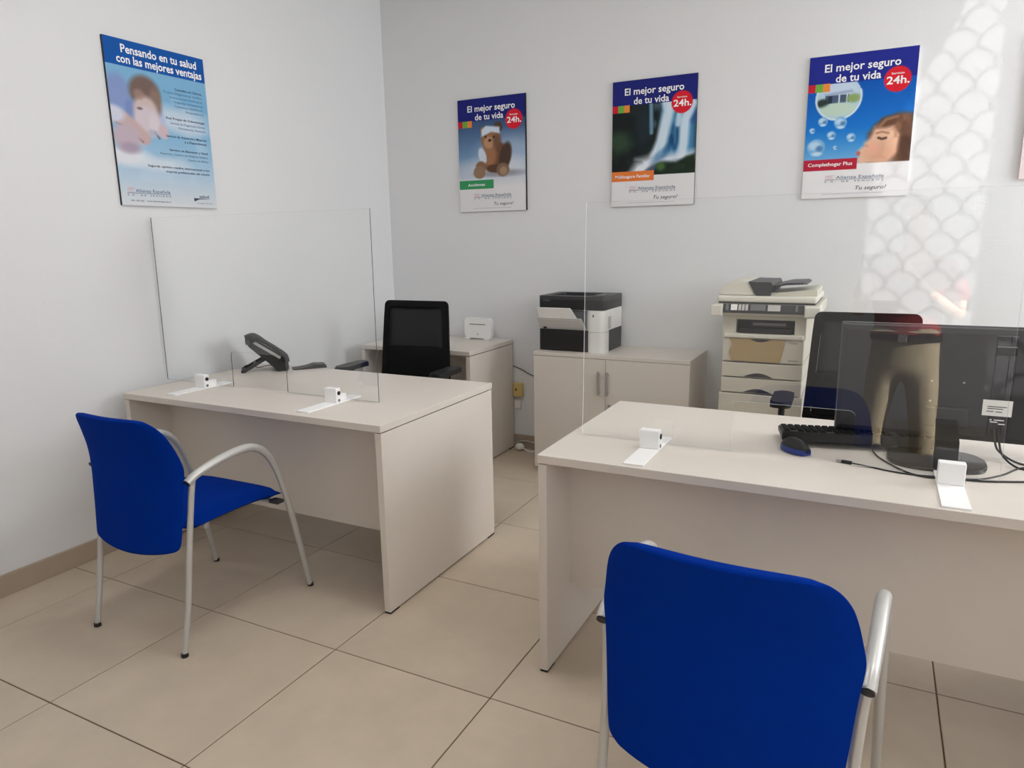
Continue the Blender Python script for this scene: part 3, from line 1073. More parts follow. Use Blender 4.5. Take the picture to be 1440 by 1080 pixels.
# ------------------------------------------------------------------ mouse
t = thing('computer_mouse', 'small blue and black mouse beside the keyboard', 'mouse', (-0.178, 2.222, 0.7402), 0.82)
loops, rim = [], []
for k in range(15):
    s = k / 14
    y = -0.05 + 0.10 * s
    w = 0.0305 * max(0.02, math.sin(PI * min(max(s * 0.92 + 0.04, 0), 1))) ** 0.42
    hgt = 0.034 * max(0.03, math.sin(PI * (0.08 + 0.84 * (1 - s) ** 0.8 * 1.0))) ** 0.7
    loops.append([(w * 0.93 * math.cos(a), y, 0.010 + hgt * math.sin(a)) for a in np.linspace(0, PI, 13)] + [(-w * 0.5, y, 0.007), (w * 0.5, y, 0.007)])
    rim.append([(w * c_, y, z) for c_, z in ((1.0, 0.002), (1.06, 0.010), (0.95, 0.018), (-0.95, 0.018), (-1.06, 0.010), (-1.0, 0.002))])
obj('top_shell', loft(new(), loops), 'black_plastic', t, True)
obj('side_band', loft(new(), rim), 'mouse_blue', t, True)
obj('scroll_wheel', tube(new(), [(-0.004, 0.026, 0.030), (0.004, 0.026, 0.030)], 0.009, 14, smooth=False), 'dark_grey', t, True)

# ------------------------------------------------------------------ cables on the right desk
ZD = 0.7402
t = thing('usb_cable', 'black USB cable with its plug lying on the desk before the monitor', 'cable', (-0.054, 2.167, ZD))


def rel(pts, o):
    return [(p[0] - o[0], p[1] - o[1], p[2] - o[2]) for p in pts]


o_ = (-0.054, 2.167, ZD)
pts = [(-0.022, 2.160, ZD + 0.004), (0.02, 2.150, ZD + 0.0025), (0.08, 2.128, ZD + 0.0025), (0.14, 2.122, ZD + 0.0025), (0.21, 2.134, ZD + 0.0025), (0.28, 2.146, ZD + 0.0025), (0.345, 2.215, ZD + 0.0025), (0.41, 2.315, ZD + 0.0025), (0.52, 2.36, ZD + 0.0025), (0.68, 2.42, ZD + 0.0025), (0.79, 2.42, ZD + 0.0025)]
obj('cord', tube(new(), rel(pts, o_), 0.0022, 8, 6), 'black_plastic', t, True)
pl = obj('plug', box(new(), 0.006, 0.034, -0.006, 0.006, 0.0, 0.008, 0.0015, 2), 'black_plastic', t, rot=(0, 0, -0.2))
obj('metal_tip', box(new(), -0.008, 0.007, -0.005, 0.005, 0.002, 0.0065), 'alu', pl)
pts = [(0.030, 2.315, ZD + 0.006), (0.045, 2.262, ZD + 0.0025), (0.075, 2.20, ZD + 0.0025), (0.115, 2.140, ZD + 0.0025), (0.16, 2.112, ZD + 0.003), (0.22, 2.124, ZD + 0.003), (0.29, 2.134, ZD + 0.003), (0.36, 2.160, ZD + 0.003), (0.45, 2.20, ZD + 0.003), (0.56, 2.24, ZD + 0.003), (0.68, 2.22, ZD + 0.003), (0.79, 2.22, ZD + 0.003)]
cb = obj('keyboard_cable', tube(new(), pts, 0.0025, 8, 6), 'black_plastic', None, True)
tag(cb, 'thin black keyboard cable running along the desk behind the screen foot', 'cable')
pts = [(0.345, 2.366, 0.835), (0.348, 2.350, 0.80), (0.358, 2.33, 0.765), (0.39, 2.30, ZD + 0.003), (0.44, 2.28, ZD + 0.003), (0.52, 2.27, ZD + 0.003), (0.68, 2.28, ZD + 0.003), (0.79, 2.28, ZD + 0.003)]
cb = obj('video_cable', tube(new(), pts, 0.003, 8, 6), 'black_plastic', None, True)
tag(cb, 'black cable hanging from the back of the monitor to the desk', 'cable')
pts = [(0.333, 2.366, 0.835), (0.338, 2.352, 0.80), (0.352, 2.35, 0.77), (0.40, 2.345, ZD + 0.0034), (0.47, 2.325, ZD + 0.0034), (0.56, 2.31, ZD + 0.0034), (0.68, 2.34, ZD + 0.0034), (0.79, 2.34, ZD + 0.0034)]
cb = obj('power_cable', tube(new(), pts, 0.003, 8, 6), 'dark_grey', None, True)
tag(cb, 'dark grey cable beside the black one below the monitor sticker', 'cable')

# ------------------------------------------------------------------ telephone
t = thing('desk_telephone', 'black desk telephone propped on its stand, seen from behind', 'telephone', (-2.70, 2.64, 0.74), 0.80)
# side profile in the local x-z plane; body rises to the left
bm = new()
prism(bm, [(0.040, 0.0), (0.048, 0.012), (0.046, 0.052), (0.026, 0.080), (-0.128, 0.185), (-0.146, 0.178), (-0.150, 0.158), (-0.140, 0.136), (-0.030, 0.030), (-0.018, 0.006), (-0.006, 0.0)], 1, -0.010, 0.150)
bmesh.ops.bevel(bm, geom=list(bm.edges), offset=0.003, segments=2, affect='EDGES')
obj('body', bm, 'black_plastic', t, True)
# handset lying along the near edge, with the finger gap showing light between it and the body
bm = new()
tube(bm, [(-0.150, -0.030, 0.182), (-0.110, -0.030, 0.190), (-0.060, -0.030, 0.160), (0.0, -0.030, 0.115), (0.030, -0.030, 0.082), (0.038, -0.030, 0.050)], [0.016, 0.018, 0.011, 0.011, 0.016, 0.015], 12, 5, side=(0, 1, 0), flat=1.25)
obj('handset', bm, 'black_plastic', t, True)
bm = new()
box(bm, -0.152, -0.132, -0.046, -0.014, 0.150, 0.186, 0.006, 2)
obj('earpiece', bm, 'dark_grey', t)
bm = new()
prism(bm, [(-0.118, 0.152), (-0.105, 0.160), (0.012, 0.076), (0.006, 0.064)], 1, -0.0112, -0.009)
obj('gap_light_strip', bm, 'silver_paint', t)  # pale strip stands in for light seen through the finger gap
bm = new()
for y in (0.012, 0.118):
    prism(bm, [(-0.062, 0.074), (-0.052, 0.064), (-0.168, 0.0), (-0.182, 0.0), (-0.184, 0.010)], 1, y, y + 0.010)
box(bm, -0.186, -0.168, 0.012, 0.128, 0.0, 0.012, 0.002, 1)
prism(bm, [(-0.125, 0.038), (-0.118, 0.030), (-0.110, 0.036), (-0.117, 0.044)], 1, 0.02, 0.12)
obj('stand', bm, 'dark_grey', t)
obj('line_cord', tube(new(), [(-0.01, 0.02, 0.020), (-0.05, 0.016, 0.032), (-0.10, 0.03, 0.022), (-0.14, 0.05, 0.034), (-0.165, 0.06, 0.030), (-0.178, 0.075, 0.016), (-0.17, 0.10, 0.004)], 0.0018, 8, 6), 'black_plastic', t, True)
t = thing('desk_calculator', 'flat black wedge-shaped calculator lying behind the telephone', 'calculator', (-2.615, 2.765, 0.74), 0.86)
bm = new()
prism(bm, [(-0.085, 0.0), (-0.085, 0.005), (-0.01, 0.010), (0.025, 0.022), (0.082, 0.018), (0.088, 0.0)], 1, -0.03, 0.05)
bmesh.ops.bevel(bm, geom=list(bm.edges), offset=0.002, segments=2, affect='EDGES')
obj('case', bm, 'black_plastic', t, True)
obj('display', box(new(), 0.035, 0.070, -0.02, 0.04, 0.0185, 0.0212), 'dark_grey', t)

# ------------------------------------------------------------------ sockets, cord and power plug in the gap by the cabinet
t = thing('power_adapter', 'yellowish plug adapter in the wall between side table and cabinet', 'adapter', (-2.064, WY1, 0.357))
obj('body', box(new(), -0.036, 0.030, -0.036, 0.0, 0.0, 0.092, 0.006, 2), 'socket_beige', t)
obj('socket_hole', box(new(), -0.018, -0.006, -0.0375, -0.034, 0.042, 0.056), 'black_plastic', t)
t = thing('wall_socket', 'small pale wall socket just below the yellowish adapter', 'socket', (-2.078, WY1, 0.265))
obj('plate', box(new(), -0.026, 0.024, -0.012, 0.0, 0.0, 0.066, 0.003, 2), 'pale_pink', t)
obj('insert', box(new(), -0.018, 0.016, -0.0145, -0.011, 0.010, 0.056, 0.001, 1), 'white_plastic', t)
cb = obj('wall_cable', tube(new(), [(-2.16, WY1 - 0.008, 0.575), (-2.10, WY1 - 0.008, 0.556), (-2.04, WY1 - 0.009, 0.536), (-1.98, WY1 - 0.010, 0.508), (-1.86, WY1 - 0.004, 0.47)], 0.003, 8, 6), 'dark_grey', None, True)
tag(cb, 'dark cable hanging across the wall above the yellowish adapter', 'cable')
t = thing('power_plug', 'white plug with its cable lying on the floor by the cabinet', 'plug', (-2.035, 4.06, 0))
bm = new()
bmesh.ops.create_icosphere(bm, subdivisions=2, radius=0.03)
for v in bm.verts:
    v.co = Vector((v.co.x * 1.15, v.co.y * 0.8, v.co.z * 0.85 + 0.0257))
obj('head', bm, 'white_plastic', t, 'all')
obj('cord', tube(new(), [(0.028, -0.005, 0.020), (0.07, -0.015, 0.006), (0.11, -0.005, 0.005), (0.16, 0.01, 0.005), (0.22, 0.02, 0.005)], 0.0045, 8, 6), 'white_plastic', t, True)
cb = obj('floor_cable', tube(new(), [(-2.10, 4.105, 0.03), (-2.04, 4.112, 0.052), (-1.97, 4.112, 0.050), (-1.80, 4.112, 0.03), (-1.72, 4.10, 0.006)], 0.004, 8, 6), 'silver_paint', None, True)
tag(cb, 'pale cable running along the skirting above the white plug', 'cable')


# ------------------------------------------------------------------ posters: flat print painted onto fine colour grids
class Canvas:
    def __init__(s, nx, ny, base):
        s.nx, s.ny = nx, ny
        s.u, s.v = np.meshgrid((np.arange(nx) + 0.0) / (nx - 1), (np.arange(ny) + 0.0) / (ny - 1))
        s.a = np.zeros((ny, nx, 3)) + np.array(base, float)
        s.asp = ny / nx

    def blend(s, m, col):
        m = np.clip(m, 0, 1)[..., None]
        s.a = s.a * (1 - m) + np.array(col, float) * m

    def rect(s, u0, u1, v0, v1, col):
        s.blend(((s.u >= u0) & (s.u <= u1) & (s.v >= v0) & (s.v <= v1)).astype(float), col)

    def ell(s, cu, cv, ru, rv, col, soft=0.15, alpha=1.0, ang=0.0, clip=None):
        du, dv = (s.u - cu), (s.v - cv) * s.asp
        ca, sa = math.cos(ang), math.sin(ang)
        x, y = du * ca + dv * sa, -du * sa + dv * ca
        d = np.sqrt((x / ru) ** 2 + (y / (rv * s.asp)) ** 2)
        m = np.clip((1 - d) / max(soft, 1e-3) + 0.5, 0, 1) * alpha
        if clip is not None:
            m = m * clip
        s.blend(m, col)

    def poly(s, pts, col, alpha=1.0, soft=0.012):
        n = len(pts)
        inside = np.zeros(s.u.shape, bool)
        dist = np.full(s.u.shape, 9.0)
        for i in range(n):
            (x0, y0), (x1, y1) = pts[i], pts[(i + 1) % n]
            c_ = ((y0 > s.v) != (y1 > s.v)) & (s.u < (x1 - x0) * (s.v - y0) / ((y1 - y0) if y1 != y0 else 1e-9) + x0)
            inside ^= c_
            ex, ey = x1 - x0, (y1 - y0) * s.asp
            px, py = s.u - x0, (s.v - y0) * s.asp
            tt = np.clip((px * ex + py * ey) / (ex * ex + ey * ey + 1e-9), 0, 1)
            dist = np.minimum(dist, np.hypot(px - tt * ex, py - tt * ey))
        sd = np.where(inside, dist, -dist)
        s.blend(np.clip(sd / soft * 0.5 + 0.5, 0, 1) * alpha, col)

    def stroke(s, pts, w, col, alpha=1.0, soft=0.5):
        best = np.full(s.u.shape, 9.0)
        for (x0, y0), (x1, y1) in zip(pts[:-1], pts[1:]):
            ex, ey = x1 - x0, (y1 - y0) * s.asp
            px, py = s.u - x0, (s.v - y0) * s.asp
            tt = np.clip((px * ex + py * ey) / (ex * ex + ey * ey + 1e-9), 0, 1)
            best = np.minimum(best, np.hypot(px - tt * ex, py - tt * ey))
        s.blend(np.clip((w - best) / (w * soft) + 0.5, 0, 1) * alpha, col)

    def grad(s, v0, v1, c0, c1):
        k = np.clip((s.v - v0) / (v1 - v0), 0, 1)[..., None]
        g = np.array(c0, float) * (1 - k) + np.array(c1, float) * k
        m = ((s.v >= v0) & (s.v <= v1))[..., None]
        s.a = np.where(m, g, s.a)

    def noise(s, scale, seed, stretch=1.0):
        rng = np.random.default_rng(seed)
        gx, gy = int(scale) + 2, int(scale * s.asp * stretch) + 2
        g = rng.random((gy, gx))
        x = s.u * (gx - 1.001)
        y = s.v * (gy - 1.001)
        xi, yi = x.astype(int), y.astype(int)
        fx, fy = x - xi, y - yi
        fx, fy = fx * fx * (3 - 2 * fx), fy * fy * (3 - 2 * fy)
        return (g[yi, xi] * (1 - fx) + g[yi, xi + 1] * fx) * (1 - fy) + (g[yi + 1, xi] * (1 - fx) + g[yi + 1, xi + 1] * fx) * fy

    def mesh(s, name, w, h, y):
        nx, ny = s.nx, s.ny
        co = np.stack([(s.u - 0.5) * w, np.full(s.u.shape, y), (1 - s.v) * h], -1).reshape(-1, 3).astype(np.float32)
        idx = np.arange(nx * ny).reshape(ny, nx)
        q = np.stack([idx[1:, :-1], idx[1:, 1:], idx[:-1, 1:], idx[:-1, :-1]], -1).reshape(-1, 4)
        me = bpy.data.meshes.new(name)
        me.vertices.add(len(co))
        me.vertices.foreach_set('co', co.ravel())
        me.loops.add(q.size)
        me.loops.foreach_set('vertex_index', q.ravel().astype(np.int32))
        me.polygons.add(len(q))
        me.polygons.foreach_set('loop_start', (np.arange(len(q)) * 4).astype(np.int32))
        me.update()
        me.validate()
        at = me.color_attributes.new('print', 'FLOAT_COLOR', 'POINT')
        c = np.clip(s.a / 255, 0, 1)
        c = np.where(c <= 0.04045, c / 12.92, ((c + 0.055) / 1.055) ** 2.4)
        rgba = np.concatenate([c, np.ones(c.shape[:2] + (1,))], -1).astype(np.float32)
        at.data.foreach_set('color', rgba.ravel())
        me.materials.append(MATS['poster_print'])
        return me


NX, NY = 150, 214


def board(name, label, w, h, loc, rotz, canvas, side='black_plastic'):
    t = thing(name, label, 'poster', loc, rotz, 'mounted posters')
    bd = obj('backing_board', box(new(), -w / 2, w / 2, -0.012, 0.0, 0, h), side, t)
    me = canvas.mesh('print', w, h, -0.0124)
    o = bpy.data.objects.new('print', me)
    C.objects.link(o)
    o.parent = t
    return t


def company_logo(t, w, h, cu, cv, width, y=-0.0130):
    """emblem, company line, rule and spaced second line"""
    X = lambda u: (u - 0.5) * w
    Z = lambda v: (1 - v) * h
    tw = width * w
    x0 = X(cu) - tw / 2
    bm = new()
    for k in range(3):
        cx = x0 + tw * (0.045 + 0.05 * k)
        loop = [(cx + 0.008 * math.cos(a), Z(cv) + 0.003 + 0.009 * math.sin(a)) for a in np.linspace(0.2, PI - 0.2, 9)]
        loop2 = [(cx + 0.006 * math.cos(a), Z(cv) + 0.003 + 0.007 * math.sin(a)) for a in np.linspace(PI - 0.2, 0.2, 9)]
        prism(bm, loop + loop2, 1, y - 0.0002, y)
    for k in range(4):
        zz = Z(cv) - 0.010 + 0.005 * k
        box(bm, x0 + tw * 0.005, x0 + tw * (0.16 - 0.012 * k), y - 0.0002, y, zz, zz + 0.0018)
    obj('emblem', bm, 'pink_ink', t)
    text('company_lettering', 'Alianza Española', x0 + tw * 0.19, Z(cv), tw * 0.81, 0.0150, 'steel_ink', t, y, 'L', 0.006)
    obj('rule', box(new(), x0, x0 + tw, y - 0.0002, y, Z(cv) - 0.0130, Z(cv) - 0.0112), 'navy_ink', t)
    text('second_lettering', 'S . A .    D E    S E G U R O S', x0 + tw / 2, Z(cv) - 0.0205, tw, 0.0068, 'navy_ink', t, y, 'C', 0.01)


def header(cv, col=(27, 34, 118)):
    cv.rect(0, 1, 0, 0.197, col)
    cv.rect(0, 0.072, 0.190, 0.247, (196, 32, 56))
    cv.rect(0.072, 0.142, 0.190, 0.247, (112, 172, 66))
    cv.rect(0.142, 0.212, 0.190, 0.247, (236, 140, 62))
    cv.ell(0.83, 0.205, 0.122, 0.122 / cv.asp, (216, 28, 48), 0.06)


def finish(t, w, h, ribbon):
    X = lambda u: (u - 0.5) * w
    Z = lambda v: (1 - v) * h
    text('headline', 'El mejor seguro', X(0.50), Z(0.085), 0.70 * w, 0.038, 'white_ink', t, -0.0130, offset=0.016)
    text('headline', 'de tu vida', X(0.47), Z(0.160), 0.42 * w, 0.038, 'white_ink', t, -0.0130, offset=0.016)
    text('badge_lettering', 'Servicio', X(0.83), Z(0.166), 0.115 * w, 0.010, 'white_ink', t, -0.0130)
    text('badge_lettering', '24h.', X(0.835), Z(0.210), 0.205 * w, 0.036, 'white_ink', t, -0.0130, offset=0.02)
    text('ribbon_lettering', ribbon, X(0.26), Z(0.756), 0.43 * w if len(ribbon) > 12 else 0.26 * w, 0.018, 'white_ink', t, -0.0130, offset=0.014)
    company_logo(t, w, h, 0.50, 0.853, 0.56)
    text('slogan', 'Tu seguro!', X(0.665), Z(0.932), 0.29 * w, 0.020, 'ink', t, -0.0130, shear=0.25, offset=0.004)
    obj('bottom_rule', box(new(), X(0.2), X(0.78), -0.0132, -0.0130, Z(0.972), Z(0.9705)), 'navy_ink', t)


PW, PH = 0.485, 0.694
# poster with the bandaged teddy bear
c = Canvas(NX, NY, (226, 226, 228))
c.grad(0.19, 0.50, (58, 84, 124), (112, 146, 184))
c.grad(0.50, 0.80, (112, 146, 184), (226, 226, 230))
c.ell(0.80, 0.50, 0.45, 0.16, (190, 206, 226), 1.0, 0.6)
c.ell(0.62, 0.62, 0.55, 0.09, (214, 218, 226), 1.0, 0.8)
c.ell(0.62, 0.665, 0.34, 0.03, (120, 118, 126), 0.8, 0.6)
c.ell(0.60, 0.262, 0.062, 0.045, (84, 62, 52), 0.3)
c.ell(0.38, 0.285, 0.045, 0.035, (150, 112, 82), 0.3)
c.ell(0.56, 0.52, 0.195, 0.135, (112, 78, 58), 0.2)
c.ell(0.70, 0.52, 0.085, 0.125, (78, 58, 48), 0.3, 1, 0.25)
c.ell(0.47, 0.50, 0.10, 0.11, (158, 112, 82), 0.6)
c.ell(0.36, 0.505, 0.055, 0.075, (206, 218, 232), 0.3, 1, -0.3)
c.ell(0.335, 0.60, 0.08, 0.05, (138, 104, 76), 0.3)
c.ell(0.49, 0.36, 0.145, 0.098, (152, 110, 82), 0.2)
c.ell(0.46, 0.392, 0.075, 0.052, (190, 146, 112), 0.4)
c.ell(0.58, 0.38, 0.06, 0.07, (104, 76, 60), 0.8, 0.7)
c.poly([(0.355, 0.275), (0.42, 0.243), (0.62, 0.262), (0.625, 0.318), (0.50, 0.300), (0.35, 0.335)], (206, 222, 238))
c.ell(0.475, 0.372, 0.024, 0.013, (58, 40, 36), 0.3)
c.ell(0.415, 0.338, 0.013, 0.010, (40, 28, 26), 0.3)
c.ell(0.535, 0.345, 0.013, 0.010, (40, 28, 26), 0.3)
c.ell(0.55, 0.62, 0.14, 0.035, (92, 64, 48), 0.4)
c.ell(0.31, 0.648, 0.088, 0.056, (146, 118, 94), 0.2)
c.ell(0.66, 0.635, 0.094, 0.060, (128, 100, 80), 0.2)
c.ell(0.67, 0.645, 0.055, 0.038, (164, 136, 112), 0.5)
c.rect(0, 1, 0.745, 1, (228, 227, 229))
c.grad(0.70, 0.79, (206, 212, 222), (228, 227, 229))
c.ell(0.31, 0.648, 0.088, 0.056, (146, 118, 94), 0.2, 1, 0, (c.v > 0.60))
c.rect(0.0, 0.52, 0.718, 0.795, (56, 148, 94))
header(c)
c.rect(0.992, 1, 0, 1, (16, 16, 24))
t = board('insurance_poster', 'navy-headed poster of a bandaged teddy bear, nearest the corner', PW, PH, (-2.235, WY1, 1.565), 0, c)
finish(t, PW, PH, 'Accidentes')

# poster with the waterfall
c = Canvas(NX, NY, (226, 226, 228))
c.rect(0, 1, 0.19, 0.76, (20, 27, 28))
n1, n2 = c.noise(14, 3), c.noise(24, 5, 0.4)
c.blend((n1 - 0.45) * 0.9 * ((c.v > 0.19) & (c.v < 0.76)), (44, 58, 52))
c.ell(0.08, 0.48, 0.16, 0.085, (50, 78, 54), 0.9, 0.8)
c.ell(0.38, 0.36, 0.09, 0.16, (34, 52, 62), 0.9, 0.7)
c.poly([(0.60, 0.19), (1.0, 0.19), (1.0, 0.63), (0.66, 0.66), (0.58, 0.5)], (70, 132, 178), 1, 0.05)
c.ell(0.75, 0.47, 0.075, 0.10, (22, 74, 118), 0.8, 0.95)
c.ell(0.66, 0.55, 0.07, 0.035, (30, 84, 128), 0.8, 0.8, -0.4)
c.ell(0.96, 0.30, 0.06, 0.07, (36, 74, 140), 0.8, 0.8)
c.ell(0.74, 0.27, 0.05, 0.05, (44, 120, 150), 0.8, 0.8)
c.stroke([(0.47, 0.19), (0.475, 0.30), (0.48, 0.42)], 0.022, (120, 164, 194), 0.85, 0.9)
c.stroke([(0.66, 0.19), (0.68, 0.26), (0.64, 0.38), (0.60, 0.50), (0.54, 0.60)], 0.065, (206, 224, 238), 1, 0.8)
c.stroke([(0.95, 0.22), (0.87, 0.34), (0.86, 0.52), (0.84, 0.60)], 0.055, (202, 222, 238), 1, 0.8)
c.stroke([(0.80, 0.30), (0.79, 0.37)], 0.03, (200, 220, 236), 0.9, 0.9)
c.poly([(0.20, 0.745), (0.30, 0.655), (0.36, 0.640), (0.30, 0.625), (0.42, 0.615), (0.54, 0.575), (0.60, 0.60), (0.98, 0.585), (1.0, 0.63), (0.72, 0.665), (0.56, 0.655), (0.46, 0.71), (0.40, 0.76), (0.20, 0.76)], (224, 230, 240), 1, 0.05)
c.ell(0.60, 0.60, 0.13, 0.035, (70, 122, 170), 0.9, 0.7, -0.6)
c.ell(0.48, 0.715, 0.10, 0.025, (60, 84, 116), 0.9, 0.8, -0.5)
c.blend((n2 - 0.55) * 0.8 * ((c.u > 0.5) & (c.v > 0.2) & (c.v < 0.6)), (150, 196, 226))
c.poly([(0.52, 0.76), (0.56, 0.675), (0.64, 0.655), (0.78, 0.665), (0.90, 0.62), (1.0, 0.605), (1.0, 0.77), (0.52, 0.77)], (28, 44, 32), 1, 0.02)
c.ell(0.60, 0.69, 0.05, 0.032, (74, 112, 54), 0.9, 0.9)
c.blend((n1 - 0.5) * 0.8 * ((c.u > 0.55) & (c.v > 0.68)), (46, 72, 46))
c.rect(0, 1, 0.752, 1, (227, 226, 228))
c.rect(0.0, 0.52, 0.718, 0.795, (228, 124, 58))
header(c)
t = board('insurance_poster', 'navy-headed poster of a waterfall, above the printer cabinet', PW, PH, (-1.191, WY1, 1.563), 0, c)
finish(t, PW, PH, 'Multiseguro Familiar')

# poster with the child blowing bubbles
c = Canvas(NX, NY, (230, 230, 232))
c.grad(0.19, 0.50, (0, 84, 178), (20, 116, 206))
c.grad(0.50, 0.76, (20, 116, 206), (120, 180, 226))


def bubble(u, v, r):
    c.ell(u, v, r, r / c.asp, (120, 176, 222), 0.15)
    c.ell(u - r * 0.2, v - r * 0.15, r * 0.7, r * 0.5 / c.asp, (190, 216, 238), 0.8, 0.9)
    c.ell(u + r * 0.35, v + r * 0.1, r * 0.4, r * 0.35 / c.asp, (70, 120, 176), 0.8, 0.8)
    c.ell(u + r * 0.1, v + r * 0.55, r * 0.6, r * 0.25 / c.asp, (210, 232, 246), 0.8, 0.8)


r0 = 0.215
ins = ((c.u - 0.30) ** 2 + ((c.v - 0.295) * c.asp) ** 2 < r0 * r0)
c.ell(0.30, 0.295, r0, r0 / c.asp, (176, 206, 220), 0.04)
c.ell(0.30, 0.235, 0.19, 0.05, (196, 214, 234), 0.5, 1, 0, ins)
c.poly([(0.16, 0.262), (0.42, 0.245), (0.44, 0.262), (0.18, 0.282)], (150, 170, 200))
c.rect(0.17, 0.40, 0.275, 0.330, (74, 92, 120))
c.rect(0.20, 0.24, 0.280, 0.330, (40, 52, 70))
c.rect(0.30, 0.315, 0.272, 0.330, (206, 216, 230))
c.rect(0.37, 0.385, 0.268, 0.330, (206, 216, 230))
c.ell(0.15, 0.325, 0.06, 0.03, (44, 58, 58), 0.6, 1, 0, ins)
c.ell(0.44, 0.305, 0.065, 0.03, (140, 166, 106), 0.6, 1, 0, ins)
c.ell(0.30, 0.375, 0.17, 0.045, (190, 214, 198), 0.5, 1, 0, ins)
c.stroke([(0.30 + r0 * math.cos(a), 0.295 + r0 / c.asp * math.sin(a)) for a in np.linspace(-0.3, PI + 0.3, 24)], 0.009, (214, 230, 236), 0.9)
for u, v, r in ((0.165, 0.452, 0.046), (0.335, 0.468, 0.060), (0.065, 0.510, 0.028), (0.255, 0.552, 0.042), (0.445, 0.575, 0.042), (0.115, 0.632, 0.085), (0.30, 0.640, 0.020)):
    bubble(u, v, r)
skin, shade, hairc = (232, 186, 158), (204, 150, 124), (110, 76, 58)
c.poly([(0.60, 0.56), (0.66, 0.50), (0.76, 0.455), (0.90, 0.43), (1.0, 0.44), (1.0, 0.76), (0.62, 0.76)], hairc, 1, 0.03)
c.poly([(0.66, 0.515), (0.72, 0.495), (0.84, 0.50), (0.90, 0.58), (0.88, 0.70), (0.80, 0.762), (0.53, 0.762), (0.515, 0.735), (0.535, 0.712), (0.510, 0.692), (0.525, 0.672), (0.545, 0.655), (0.575, 0.640), (0.575, 0.622), (0.62, 0.595), (0.645, 0.560)], skin, 1, 0.02)
c.ell(0.74, 0.70, 0.13, 0.07, shade, 1.0, 0.6)
c.ell(0.66, 0.665, 0.06, 0.04, (240, 176, 154), 1.0, 0.7)
c.stroke([(0.70, 0.592), (0.735, 0.602), (0.770, 0.596)], 0.012, (84, 60, 52), 0.9)
c.stroke([(0.68, 0.560), (0.73, 0.553), (0.79, 0.565)], 0.010, (160, 116, 92), 0.7)
c.ell(0.525, 0.692, 0.020, 0.016, (188, 96, 100), 0.7, 0.9)
c.ell(0.600, 0.642, 0.018, 0.010, (214, 150, 124), 0.8, 0.7)
n3 = c.noise(26, 9, 0.5)
c.poly([(0.66, 0.525), (0.72, 0.46), (0.88, 0.44), (1.0, 0.45), (1.0, 0.762), (0.86, 0.762), (0.915, 0.66), (0.905, 0.575), (0.84, 0.515), (0.76, 0.525)], hairc, 1, 0.02)
c.blend((n3 - 0.45) * 1.2 * ((c.u > 0.66) & (c.v > 0.44) & (c.v < 0.60) & (c.u > 1.35 - c.v)), (160, 118, 92))
c.ell(0.95, 0.66, 0.06, 0.10, (78, 52, 42), 0.9, 0.8)
c.stroke([(0.70, 0.52), (0.76, 0.47), (0.86, 0.455)], 0.014, (168, 124, 98), 0.7)
c.rect(0, 1, 0.762, 1, (231, 230, 232))
c.rect(0.0, 0.52, 0.722, 0.802, (182, 36, 60))
header(c, (30, 40, 140))
t = board('insurance_poster', 'navy-headed poster of a child blowing bubbles, above the photocopier and chair', PW, PH, (-0.141, WY1, 1.568), 0, c, 'white_plastic')
finish(t, PW, PH, 'Complethogar Plus')

# poster on the left wall
LW, LH = 0.520, 0.714
c = Canvas(NX, NY, (206, 212, 220))
c.grad(0.0, 0.45, (128, 178, 214), (120, 176, 214))
c.grad(0.45, 0.75, (120, 176, 214), (168, 198, 222))
c.grad(0.75, 1.0, (168, 198, 222), (216, 218, 222))
n4 = c.noise(7, 21)
c.ell(0.62, 0.43, 0.34, 0.075, (206, 216, 228), 1.0, 0.85)
c.ell(0.80, 0.48, 0.20, 0.04, (196, 210, 226), 1.0, 0.7)
c.blend((n4 - 0.5) * 1.0 * ((c.v > 0.25) & (c.v < 0.85)), (196, 212, 228))
c.ell(0.10, 0.70, 0.22, 0.055, (224, 226, 232), 0.8, 0.95)
c.ell(0.42, 0.73, 0.26, 0.04, (214, 222, 230), 1.0, 0.8)
c.ell(0.08, 0.32, 0.12, 0.115, (132, 152, 200), 0.5)
c.ell(0.19, 0.42, 0.055, 0.07, (122, 138, 192), 0.6, 0.9)
c.ell(0.43, 0.44, 0.085, 0.10, (172, 190, 220), 0.6)
c.ell(0.34, 0.29, 0.15, 0.10, (118, 98, 92), 0.35)
c.ell(0.44, 0.34, 0.06, 0.085, (140, 116, 104), 0.6, 0.9)
c.ell(0.33, 0.40, 0.115, 0.085, (204, 184, 182), 0.4)
c.ell(0.34, 0.47, 0.135, 0.095, (208, 196, 204), 0.4)
c.ell(0.275, 0.395, 0.026, 0.008, (96, 80, 84), 0.9, 0.8)
c.ell(0.40, 0.475, 0.05, 0.06, (216, 206, 214), 0.8, 0.8)
c.ell(0.28, 0.31, 0.05, 0.03, (160, 134, 124), 0.8, 0.8)
c.stroke([(0.02, 0.455), (0.12, 0.475), (0.22, 0.53), (0.29, 0.575)], 0.060, (198, 170, 170), 1, 0.6)
c.stroke([(0.03, 0.50), (0.12, 0.52), (0.22, 0.575), (0.27, 0.60)], 0.010, (128, 98, 98), 0.7, 0.9)
c.ell(0.02, 0.45, 0.10, 0.05, (206, 210, 226), 0.6)
c.ell(0.12, 0.58, 0.13, 0.085, (190, 174, 186), 0.5)
c.ell(0.14, 0.645, 0.10, 0.035, (166, 150, 170), 0.8, 0.8)
c.ell(0.49, 0.52, 0.05, 0.045, (206, 184, 192), 0.5)
c.stroke([(0.40, 0.53), (0.44, 0.565)], 0.010, (120, 110, 126), 0.8, 0.9)
c.ell(0.38, 0.535, 0.05, 0.02, (176, 180, 196), 0.8, 0.8)
c.rect(0, 1, 0, 0.158, (10, 84, 166))
